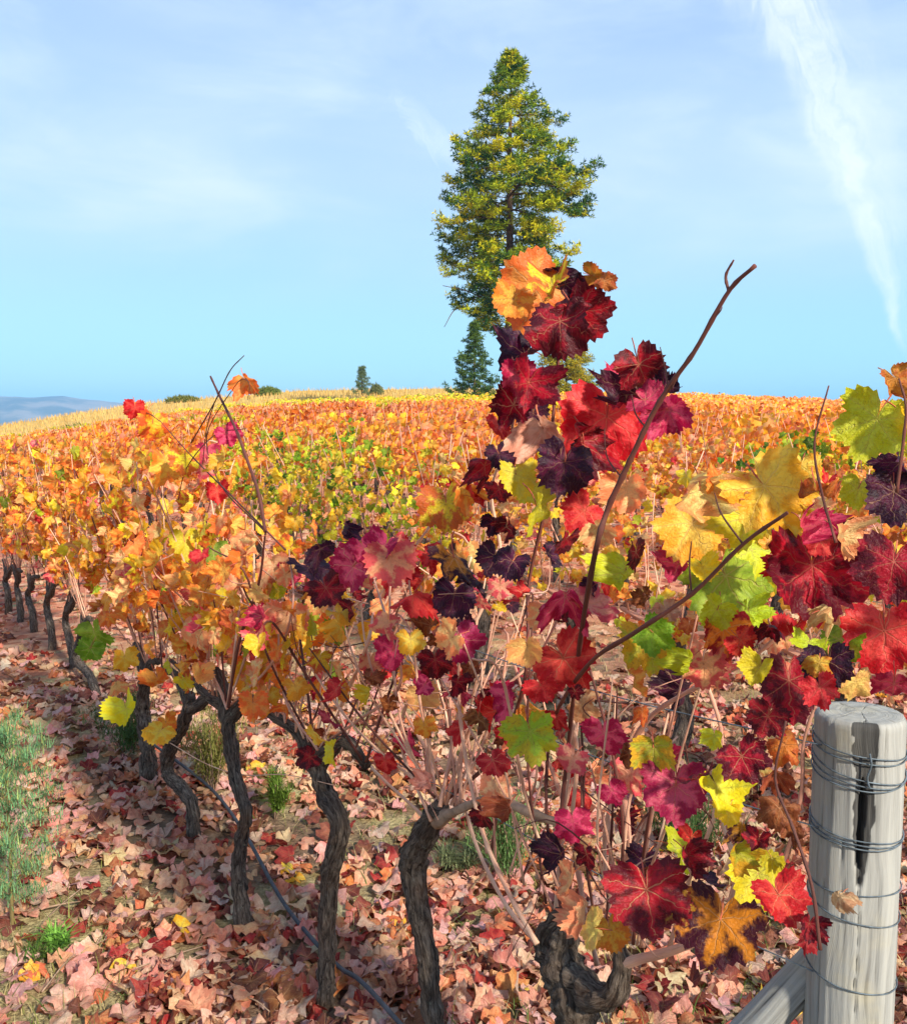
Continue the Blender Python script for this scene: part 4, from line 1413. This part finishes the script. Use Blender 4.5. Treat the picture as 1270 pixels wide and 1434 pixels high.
def bushy(name, label, cat, base, height, width, col, n, group=None, needle=.05, stem_n=6, cone=.8, wdt=.0022):
    """a low feathery plant: stems with many narrow leaves"""
    root = thing(name, label, cat, base, group)
    RR, HH, LL = [], [], []
    for i in range(stem_n):
        a = random.uniform(0, 6.28); s = random.uniform(.1, 1)
        lean = width * .5 * s
        tip = Vector((math.cos(a) * lean, math.sin(a) * lean, height * (1 - cone * s * .6) * random.uniform(.85, 1.05)))
        mid = tip * .5 + Vector((0, 0, height * .08))
        tube('stem', [Vector((0, 0, -.02)), mid, tip], [.004 * height / .4, .0016], M_TWIG, root, sides=5, n=8)
        path = smooth_path([Vector((0, 0, .02)), mid, tip], 20)
        for k in range(n // stem_n):
            f = random.uniform(.15, 1)
            p = path[int(f * 19)]
            RR.append(p + rng.normal(0, width * .05, 3)); HH.append(needle * random.uniform(.6, 1.3))
    RR = np.array(RR); n_ = len(RR)
    cols = np.array(col) * rng.uniform(.65, 1.3, (n_, 1)) * np.array([1, 1, 1])
    me = blades_mesh('foliage', RR, np.array(HH), rng.uniform(.3, 1.8, n_), cols, width=wdt, seg=2)
    link('foliage', me, root)
    return root


wb = base_at(18, 1305)
# tall feathery weed at the left edge with side branches
root = thing('feathery_weed', 'tall feathery green weed growing at the left edge of the alley', 'weed', wb)
RR, HH = [], []
ht = .66
stem = [Vector((0, 0, -.03)), Vector((.004, 0, .3)), Vector((-.006, .01, ht))]
tube('stem', stem, [.007, .005, .002], simple('weed_stem', lin((110, 96, 60))), root, sides=7, n=16)
brs = []
for i in range(34):
    f = .12 + .86 * i / 33
    a = i * 2.4
    z = ht * f
    ln = .19 * (1 - abs(f - .45) * 1.2) * random.uniform(.7, 1.1) + .03
    e = Vector((math.cos(a) * ln, math.sin(a) * ln, z + ln * .40))
    m_ = Vector((math.cos(a) * ln * .5, math.sin(a) * ln * .5, z + ln * .32))
    brs.append(([Vector((0, 0, z)), m_, e], [.0022, .001], dict(sides=4, n=6)))
    path = smooth_path([Vector((0, 0, z)), m_, e], 16)
    for k in range(130):
        RR.append(path[int(random.random() ** .8 * 15)] + rng.normal(0, .012, 3)); HH.append(random.uniform(.02, .055))
br_me = tubes_join('branches', brs, M_TWIG)
link('branches', br_me, root)['kind'] = 'stuff'
RR = np.array(RR)
cg = np.where(rng.random((len(RR), 1)) < .8, np.array(lin((106, 150, 104))), np.array(lin((150, 164, 96))))
link('foliage', blades_mesh('foliage', RR, np.array(HH), rng.uniform(.2, 1.6, len(RR)), cg * rng.uniform(.7, 1.3, (len(RR), 1)), width=.0015, seg=2), root)

bushy('weed', 'small dark green weed at the foot of the slim bent trunk', 'weed', base_at(385, 1150), .22, .18, lin((96, 122, 44)), 900)
bushy('weed', 'thin green grassy weed right of the thick dark trunk', 'weed', base_at(715, 1235), .30, .34, lin((96, 126, 72)), 1300, stem_n=12, cone=.4)
bushy('weed', 'dark green weed behind the yellow hanging leaves', 'weed', base_at(180, 1060), .34, .46, lin((74, 100, 50)), 1600, stem_n=10)
bushy('weed', 'olive weed behind the snake shaped trunk', 'weed', base_at(300, 1110), .40, .44, lin((112, 112, 56)), 1700, stem_n=10)
bushy('weed', 'dark green weed behind the small green leaf near the post', 'weed', base_at(955, 1205), .24, .36, lin((66, 92, 46)), 1300, stem_n=9)
bushy('weed', 'grey green tuft between two trunks low in the middle', 'weed', base_at(650, 1225), .14, .22, lin((110, 120, 84)), 600, stem_n=8)
bushy('weed', 'small bright green weed in the lower left corner', 'weed', base_at(60, 1350), .05, .16, lin((84, 108, 48)), 60, stem_n=7, wdt=.004)
bushy('weed', 'bright green seedling among leaves left of the alley', 'weed', base_at(80, 1335), .06, .10, lin((104, 150, 60)), 160, stem_n=5, wdt=.005)

# twigs on the ground
TW = [((150, 1380), (290, 1335)), ((250, 1400), (330, 1360)), ((40, 1290), (130, 1275)), ((330, 1400), (380, 1430)), ((520, 1250), (640, 1330)), ((640, 1340), (720, 1330)),
      ((680, 1380), (760, 1400)), ((60, 1400), (150, 1330)), ((560, 1210), (520, 1280)), ((900, 1400), (1010, 1370)), ((280, 1345), (210, 1420)), ((120, 1250), (60, 1310))]
for a, b in TW:
    A, B = base_at(*a), base_at(*b)
    o = (A + B) / 2
    off_ = Vector((random.gauss(0, .02), random.gauss(0, .02), .03))
    t0 = tube('twig', [A + Vector((0, 0, .02)), o + off_, B + Vector((0, 0, .03))], [.003, .0026, .0015], M_TWIG, None, o, sides=5, n=10, gnarl=.2)
    t0.location = o
    tag(t0, 'thin dry bare twig lying among the fallen leaves', 'twig', 'dry twigs on the ground')

# ------------------------------------------------------------------ post, brace, wires, hose
PD = 1.36
pt = at(1204, 998, PD)
px_, py_, ptop = pt.x, pt.y, pt.z
PR = 58.5 / F * (PD + .04)


def build_post():
    root = thing('fence_post', 'weathered grey wooden end post wound with wire, dark crack down its front', 'post', (px_, py_, gz(px_, py_)))
    na, nv = 150, 190
    H = ptop - root.location.z
    front = math.atan2(-px_, -(-py_)) if False else math.atan2(-py_, -px_)
    V, UV, DA = [], [], []
    cr_px = R_(12)
    for i in range(nv + 1):
        f = i / nv
        z = -.05 + (H + .05) * f
        top = H - z
        for j in range(na + 1):
            a = 2 * math.pi * (j % na) / na
            da = (a - front + math.pi) % (2 * math.pi) - math.pi      # + is to the camera's right
            r = PR * (1.0 + .015 * math.sin(2 * a + 1)) * (1 + .02 * (1 - f))
            r += .0016 * noise.noise(Vector((math.cos(a) * 6, math.sin(a) * 6, z * 2.2))) + .0010 * noise.noise(Vector((math.cos(a) * 26, math.sin(a) * 26, z * 5)))
            r -= .0035 * max(0, 1 - top / .007) ** 2
            # main split: wide and shallow at the top, a deep narrow slot lower down, then a hairline
            cx = cr_px * .75 + .10 * noise.noise(Vector((0, 3, z * 9))) + .035 * noise.noise(Vector((7, 3, z * 40)))
            wob = 1 + .35 * noise.noise(Vector((da * 2, 9, z * 60)))
            d1 = abs(da - cx)
            dirt = 0.0
            if top < .24:
                wd_ = np.interp(top, [0, .05, .085, .10, .14, .17, .24], [.30, .26, .19, .22, .26, .20, .08]) * wob
                kk = max(0, 1 - (d1 / wd_) ** 3) if d1 < wd_ else 0
                r -= .0045 * kk
                dirt = max(dirt, min(1, kk * 2.2) * np.interp(top, [0, .09, .13, .24], [.95, .9, .6, .3]))
            c2x = cx - .05
            d2 = abs(da - c2x)
            w2 = np.interp(top, [.08, .11, .15, .19, .23], [.0, .085, .095, .07, .0]) * wob
            if w2 > 0 and d2 < w2:
                kk = 1 - (d2 / w2) ** 4
                r -= .024 * kk; dirt = 1.0
            w3 = .016 if .2 < top < .46 else 0
            for cpos, tlo, thi, dep in ((cx - .02, .2, .48, .006), (-.55, .02, .20, .003), (-.72, .25, .8, .004), (.62, 0, .5, .003), (.40, .3, .9, .004), (-.25, .18, .30, .004), (-.95, 0, .4, .003), (.95, .1, .6, .003), (-.35, .5, 1, .003), (.22, .5, .8, .003), (-.80, .02, .2, .003)):
                if tlo < top < thi:
                    cc_ = cpos + .05 * noise.noise(Vector((cpos * 9, 1, z * 7)))
                    q = abs(da - cc_)
                    if q < .020:
                        kk = 1 - q / .020
                        r -= dep * kk
                        dirt = max(dirt, .20 * kk)
            if top < .02:
                dirt = max(dirt, .03)
            V.append((math.cos(a) * r, math.sin(a) * r, z)); UV.append((j / na, z)); DA.append((dirt,) * 3)
    S_ = na + 1
    q = [(i * S_ + j, i * S_ + j + 1, (i + 1) * S_ + j + 1, (i + 1) * S_ + j) for i in range(nv) for j in range(na)]
    # top: rings with slight dome and checks
    last = nv * S_
    rings = 8
    prev = [last + j for j in range(na)]
    tq, tt = [], []
    for i in range(1, rings + 1):
        f = 1 - i / rings
        cur = []
        if i == rings:
            V.append((0, 0, H + .004)); UV.append((.5, H)); DA.append((.06,) * 3)
            cidx = len(V) - 1
            tt += [(prev[j], prev[(j + 1) % na], cidx) for j in range(na)]
            break
        for j in range(na):
            a = 2 * math.pi * j / na
            b = V[last + j]
            ck = abs(math.sin(3.5 * a + .8 * noise.noise(Vector((f * 4, j * .0, 2)))))
            dz_ = .003 * (1 - f) + .0022 * noise.noise(Vector((b[0] * f * 60, b[1] * f * 60, 1))) - (.004 if ck < .06 else 0)
            V.append((b[0] * f, b[1] * f, H + dz_)); UV.append((j / na * .3 + f, H + f * .3)); DA.append((.06 + (.3 if ck < .06 else 0),) * 3)
            cur.append(len(V) - 1)
        tq += [(prev[j], prev[(j + 1) % na], cur[(j + 1) % na], cur[j]) for j in range(na)]
        prev = cur
    me = mk_mesh('post_body', np.array(V), [np.array(tt), np.array(q + tq)], M_WOOD, uv=np.array(UV), attrs={'c1': np.array(DA)})
    link('post_body', me, root)
    # wire turns, given by height below the top and tilt
    for dep, tilt, turns, gap in ((.043, .010, 2, .006), (.076, .014, 3, .004), (.170, .008, 3, .004), (.258, -.002, 1, .004), (.294, .012, 1, .004), (.400, .010, 1, .004)):
        lst = []
        for t_i in range(turns):
            pts = []
            for s in range(41):
                a = 2 * math.pi * s / 40
                rr = PR * 1.006 + .0022
                z = H - dep - t_i * gap + tilt * math.sin(a - front + math.pi + .4 + .5 * t_i) + .0015 * math.sin(3 * a + t_i)
                pts.append(Vector((math.cos(a) * rr, math.sin(a) * rr, z)))
            lst.append((pts, [.0011, .0011], dict(sides=6, n=80)))
        link('wire_wrap', tubes_join('wire_wrap', lst, M_WIRE), root)
    # twisted tail on the second wrap
    fr = Vector((math.cos(front + .22), math.sin(front + .22), 0))
    p0 = fr * (PR + .004) + Vector((0, 0, H - .040))
    tube('wire_tail', [p0, p0 + fr * .004 + Vector((.002, 0, -.016)), p0 + Vector((-.002, 0, -.036)), p0 + fr * .003 + Vector((.001, 0, -.05))], [.0015, .0015], M_WIRE, root, sides=6, n=20)
    return root, front


post_root, FRONT = build_post()


def build_brace():
    A = at(1156, 1335, PD + .03)
    B = at(640, 1850, 1.52); B.z = gz(B.x, B.y) - .03
    root = thing('brace_post', 'weathered grey wooden brace leaning against the left of the end post', 'post', (B.x, B.y, gz(B.x, B.y)))
    ax = (A - B).normalized()
    V, UV, q, t = tube_geo([B, A], [.034, .030], sides=40, n=60, straight=True)
    c0 = np.zeros((len(V), 3))
    u_ = UV[:, 0]
    for cu, wd_ in ((.02, .012), (.22, .014), (.45, .012), (.62, .012), (.8, .014)):
        k = np.clip(1 - np.abs(((u_ - cu - .01 * np.sin(UV[:, 1] * 14) + .5) % 1) - .5) / wd_, 0, 1)
        c0 = np.maximum(c0, (k * .3)[:, None])
        Bv, axv = np.array(B), np.array(ax)
        cen = Bv + ((V - Bv) @ axv)[:, None] * axv
        V = V + (cen - V) * (k * .10)[:, None]
    # the head is cut square
    link('brace_body', mk_mesh('brace_body', V - np.array(root.location), [q, t], M_WOOD, uv=UV, attrs={'c1': c0}), root)


build_brace()

# trellis wires from the post along the front row
pz = gz(px_, py_)
for z0, lab in ((ptop - .044, 'upper trellis wire running from the post along the front row'), (ptop - .172, 'middle trellis wire running from the post along the front row'), (ptop - .40, 'lower trellis wire running from the post along the front row')):
    A = Vector((px_, py_, z0)) - N * PR * .98
    A = Vector((px_, py_, z0)) + (D * .3 - N * .95).normalized() * (PR + .002)
    pts = [A]
    for k in range(1, 22):
        p = A + D * (k * .45) - N * (A.dot(N) - C0) * min(1, k / 3)
        p.z = z0 + gz(p.x, p.y) * .8 - .02 * math.sin(k * 1.1)
        pts.append(p)
    o = tube('trellis_wire', pts, [.0012, .0012], M_WIRE, None, A, sides=5, n=90)
    o.location = A
    tag(o, lab, 'wire', 'trellis wires of the front row')

# drip hose lying along the row
hp = [base_at(525, 1440), base_at(470, 1372), base_at(400, 1285), base_at(345, 1205), base_at(306, 1150), base_at(270, 1110), base_at(215, 1060)]
hz = [.10, .06, .05, .10, .10, .08, .06]
hp = [p + Vector((0, 0, h)) for p, h in zip(hp, hz)]
nx = hp[0] + (hp[0] - hp[1]) * 3; nx.z = .09
hp = [nx] + hp
o = tube('drip_hose', hp, [.0066, .0066], M_HOSE, None, hp[3], sides=10, n=80)
o.location = hp[3]
tag(o, 'grey plastic irrigation hose running along the foot of the front row', 'hose')

# fine bare runner strung between the trunks low down
rn = [on_row(x, y, C0 - .08) for x, y in [(238, 1040), (290, 1070), (340, 1085), (400, 1085), (470, 1100)]]
VINES['third'].cane(rn, .0022, keep=False)


# ------------------------------------------------------------------ conifers
def needle_clump(n=24, L=1.0):
    V, T = [], []
    rr = random.Random(3)
    for i in range(n):
        d = Vector((rr.gauss(0, 1), rr.gauss(0, 1), rr.gauss(0.25, .7))).normalized()
        s = d.orthogonal().normalized()
        if rr.random() < .5: s = d.cross(s)
        o = len(V)
        d = d * rr.uniform(.6, 1.0)
        V += [d * .05, d * .45 + s * .065, d * L, d * .45 - s * .065]
        T += [(o, o + 1, o + 2), (o, o + 2, o + 3)]
    return np.array([tuple(v) for v in V]), np.array(T)


def conifer(name, label, base, H, left, right, n_bough, trunk_r, clump, cols, bare_to=0.0, seed=1, dens=9.0, group=None, droop=.10, upturn=.16):
    """left / right: (height fraction, reach in metres) outlines seen from the camera"""
    rr = random.Random(seed)
    root = thing(name, label, 'tree', base, group)
    tr_pts = [Vector((0, 0, -.3)), Vector((.02 * H * .1, 0, H * .3)), Vector((0, 0, H * .7)), Vector((.004 * H, 0, H * .985))]
    trunk_o = tube('trunk', tr_pts, [trunk_r, trunk_r * .8, trunk_r * .45, trunk_r * .06], M_TRUNK, root, sides=12, n=30, gnarl=.10, freq=3)
    view = Vector((base[0], base[1], 0)).normalized()
    rightv = Vector((view.y, -view.x, 0))
    P, S_, C = [], [], []
    ga = 2.39996
    lx, lr = zip(*left); rx, rrr = zip(*right)
    for i in range(n_bough):
        f = bare_to + (1 - bare_to) * ((i + rr.random()) / n_bough) ** 0.92
        a = i * ga + rr.uniform(-.4, .4)
        dirv = rightv * math.cos(a) - view * math.sin(a)
        cs = math.cos(a)
        reach = np.interp(f, lx, lr) * (1 - cs) / 2 + np.interp(f, rx, rrr) * (1 + cs) / 2
        reach *= .94
        reach *= rr.uniform(.75, 1.12) if rr.random() < .5 else rr.uniform(.4, .78)
        if f > .9: reach = min(reach, .9)
        reach = max(reach, .08 * trunk_r)
        z0 = H * f
        p0 = Vector((0, 0, z0))
        p1 = dirv * reach * .5 + Vector((0, 0, z0 + reach * .04))
        p2 = dirv * reach * .85 + Vector((0, 0, z0 - reach * droop))
        p3 = dirv * reach + Vector((0, 0, z0 - reach * droop + reach * upturn))
        if z0 > H * .9:
            p3.z += reach * .6; p2.z += reach * .3
        if reach > .35 and i % 2 == 0:
            tube('bough', [p0, p1, p2, p3], [max(.012, reach * .014), .01], M_TRUNK, trunk_o, sides=5, n=8)
        path = smooth_path([p0, p1, p2, p3], 24)
        side = Vector((-dirv.y, dirv.x, 0))
        nt = max(4, int(reach * dens * .42))
        bright = rr.choice(cols)
        for k in range(nt):                                   # side twigs make a spray round the bough
            u = .25 + .75 * (k + rr.random()) / nt
            st_ = Vector(path[int(u * 23)])
            ln = (reach * .34 * (1.08 - u) + clump * 1.1) * rr.uniform(.6, 1.15)
            sg = 1 if k % 2 else -1
            dv = (dirv * .75 + side * sg * rr.uniform(.4, 1.0) + Vector((0, 0, rr.uniform(-.12, .45)))).normalized()
            m_ = max(2, int(ln / (clump * .62)))
            for j in range(m_):
                q = st_ + dv * ln * (j + .6) / m_ + Vector((rr.gauss(0, .1), rr.gauss(0, .1), rr.gauss(0, .08))) * clump
                P.append(tuple(q)); S_.append(clump * rr.uniform(.7, 1.2) * (1 - .25 * j / m_))
                C.append(bright if rr.random() < .6 else rr.choice(cols))
    P = np.array(P); n = len(P)
    V, T = needle_clump()
    ang = rng.uniform(0, 6.28, n)
    ca, sa = np.cos(ang), np.sin(ang)
    R3 = np.zeros((n, 3, 3)); R3[:, 0, 0] = ca; R3[:, 0, 1] = -sa; R3[:, 1, 0] = sa; R3[:, 1, 1] = ca; R3[:, 2, 2] = 1
    VV = np.einsum('nij,kj->nki', R3, V) * np.array(S_)[:, None, None] + P[:, None, :]
    k = len(V)
    TT = (T[None] + (np.arange(n) * k)[:, None, None]).reshape(-1, 3)
    cc = np.array(C) * rng.uniform(.75, 1.25, (n, 1))
    me = mk_mesh('crown', VV.reshape(-1, 3), TT, M_NEEDLE, attrs={'c1': np.repeat(cc, k, 0)}, smooth=False)
    link('crown', me, root)
    print(name, 'clumps', n)
    return root


PXM = 60 / F                                    # metres per photo pixel at the tree
tb = at(712, 560, 60); tb = Vector((tb.x, tb.y, gz(tb.x, tb.y)))
ttop = at(724, 74, 60).z
TH = ttop - tb.z
yb = 717 - F * math.tan(math.atan((tb.z - CAM_Z) / 60) + PITCH)       # photo row of the tree's foot
fr_ = lambda y: (yb - y) / (yb - 74)
Lp = [(470, 22), (445, 62), (425, 78), (400, 85), (370, 92), (345, 88), (325, 98), (300, 100), (278, 122), (262, 100), (245, 102), (225, 84), (205, 80), (185, 80), (172, 50), (150, 40), (125, 42), (100, 20), (85, 5), (74, 1)]
Rp = [(480, 45), (460, 60), (420, 95), (392, 118), (365, 84), (340, 100), (310, 100), (285, 112), (268, 122), (245, 126), (230, 92), (205, 86), (180, 78), (150, 66), (125, 60), (110, 32), (90, 16), (80, 5), (74, 1)]
GREENS = [np.array(lin(c)) for c in ((170, 176, 22), (190, 184, 26), (108, 134, 28), (60, 96, 34), (44, 78, 34), (128, 146, 26))]
spruce = conifer('spruce_tree', 'tall solitary spruce standing on the crest of the vineyard hill', tb, TH,
                 [(fr_(y), v * PXM) for y, v in Lp], [(fr_(y), v * PXM) for y, v in Rp], 290, .34, .41, GREENS, bare_to=fr_(462), seed=6, dens=8.0)
for pts_ in ([(700, 455), (672, 440), (648, 425)], [(672, 440), (640, 432), (622, 458)], [(690, 425), (655, 408), (620, 400)]):
    q = [at(x, y, 59.5) for x, y in pts_]
    tube('bare_branch', q, [.05, .02], M_TRUNK, spruce, tb, sides=5, n=10)

DARKG = [np.array(lin(c)) for c in ((66, 92, 40), (84, 108, 40), (54, 82, 42))]
b2 = at(664, 566, 57); b2 = Vector((b2.x, b2.y, gz(b2.x, b2.y)))
h2 = at(666, 452, 57).z - b2.z
m2 = 57 / F
conifer('small_conifer', 'small dark green conifer left of the tall spruce on the crest', b2, h2, [(0, 34 * m2), (.25, 36 * m2), (.55, 24 * m2), (.8, 12 * m2), (1, 1 * m2)],
        [(0, 34 * m2), (.2, 36 * m2), (.5, 24 * m2), (.8, 12 * m2), (1, 1 * m2)], 95, .09, .26, DARKG, bare_to=.04, seed=8, dens=20, droop=.0, upturn=.3)
YELG = [np.array(lin(c)) for c in ((168, 150, 34), (150, 142, 36), (126, 130, 44))]
b3 = at(792, 560, 63); b3 = Vector((b3.x, b3.y, gz(b3.x, b3.y)))
h3 = at(792, 468, 63).z - b3.z
m3 = 63 / F
conifer('small_conifer', 'bushy yellow green conifer right of the tall spruce trunk', b3, h3, [(0, 42 * m3), (.4, 40 * m3), (.7, 30 * m3), (1, 6 * m3)],
        [(0, 46 * m3), (.4, 46 * m3), (.75, 34 * m3), (1, 6 * m3)], 100, .10, .34, YELG, bare_to=.04, seed=9, dens=14, droop=.0, upturn=.3)
b4 = at(507, 548, 88); b4 = Vector((b4.x, b4.y, gz(b4.x, b4.y)))
m4 = 88 / F
conifer('small_conifer', 'tiny grey green conifer far left of the spruce on the skyline', b4, at(506, 514, 88).z - b4.z, [(0, 14 * m4), (.5, 7 * m4), (1, 1 * m4)],
        [(0, 16 * m4), (.4, 12 * m4), (.8, 4 * m4), (1, 1 * m4)], 40, .08, .26, [np.array(lin((96, 112, 76)))], bare_to=.04, seed=10, dens=7, droop=0, upturn=.3)


def round_bush(label, px, py, d, wpx, hpx, col, seed, group='shrubs along the left skyline'):
    p = at(px, py, d); base = Vector((p.x, p.y, gz(p.x, p.y)))
    mm = d / F
    root = thing('shrub', label, 'shrub', base, group)
    rr = random.Random(seed)
    top = max(at(px, py - hpx, d).z - base.z, .6)
    P = []
    for i in range(260):
        a = rr.uniform(0, 6.28); r = math.sqrt(rr.random()) * wpx * mm / 2
        zz = top * math.sqrt(max(.05, 1 - (r / (wpx * mm / 2)) ** 2)) * rr.uniform(.35, 1)
        P.append((math.cos(a) * r, math.sin(a) * r * .7, zz))
    P = np.array(P); V, T = needle_clump()
    n = len(P)
    VV = V[None] * rng.uniform(.25, .5, (n, 1, 1)) + P[:, None, :]
    k = len(V)
    TT = (T[None] + (np.arange(n) * k)[:, None, None]).reshape(-1, 3)
    cc = np.array(col) * rng.uniform(.7, 1.3, (n, 1))
    link('crown', mk_mesh('crown', VV.reshape(-1, 3), TT, M_NEEDLE, attrs={'c1': np.repeat(cc, k, 0)}, smooth=False), root)
    for s in range(3):
        tube('stem', [Vector((0, 0, -.1)), Vector((rr.uniform(-.3, .3), 0, top * .5)), Vector((rr.uniform(-.6, .6), 0, top * .8))], [.05, .02], M_TRUNK, root, sides=5, n=6)


round_bush('dark green low shrub on the far left skyline nearest the mountains', 112, 612, 62, 56, 16, lin((96, 110, 48)), 1)
round_bush('olive shrub at the left end of the crest beside the mountains', 258, 568, 100, 50, 11, lin((120, 122, 54)), 2)
round_bush('low green shrub on the skyline behind the lone orange leaf', 376, 551, 100, 36, 9, lin((112, 124, 50)), 3)
round_bush('small pale shrub beside the tiny skyline conifer', 527, 548, 90, 16, 9, lin((110, 118, 76)), 4)

# ------------------------------------------------------------------ air
HAZE = 2.5e-4
if HAZE:
    hx = 5200.0
    z0, z1 = -6.0, 175.0
    Vb = np.array([(x, y, z) for x in (-hx, hx) for y in (-hx, hx) for z in (z0, z1)])
    Qb = np.array([(0, 1, 3, 2), (4, 6, 7, 5), (0, 4, 5, 1), (2, 3, 7, 6), (0, 2, 6, 4), (1, 5, 7, 3)])
    m, t = new_mat('haze_air')
    pv = t.n('ShaderNodeVolumePrincipled', {'Color': (0.24, 0.58, 1.0), 'Density': HAZE, 'Anisotropy': 0.0})
    out = t.n('ShaderNodeOutputMaterial')
    t.t.links.new(pv.outputs[0], out.inputs['Volume'])
    tag(link('haze', mk_mesh('haze', Vb, Qb, m, smooth=False)), kind='stuff')

scene.cycles.volume_step_rate = 4.0
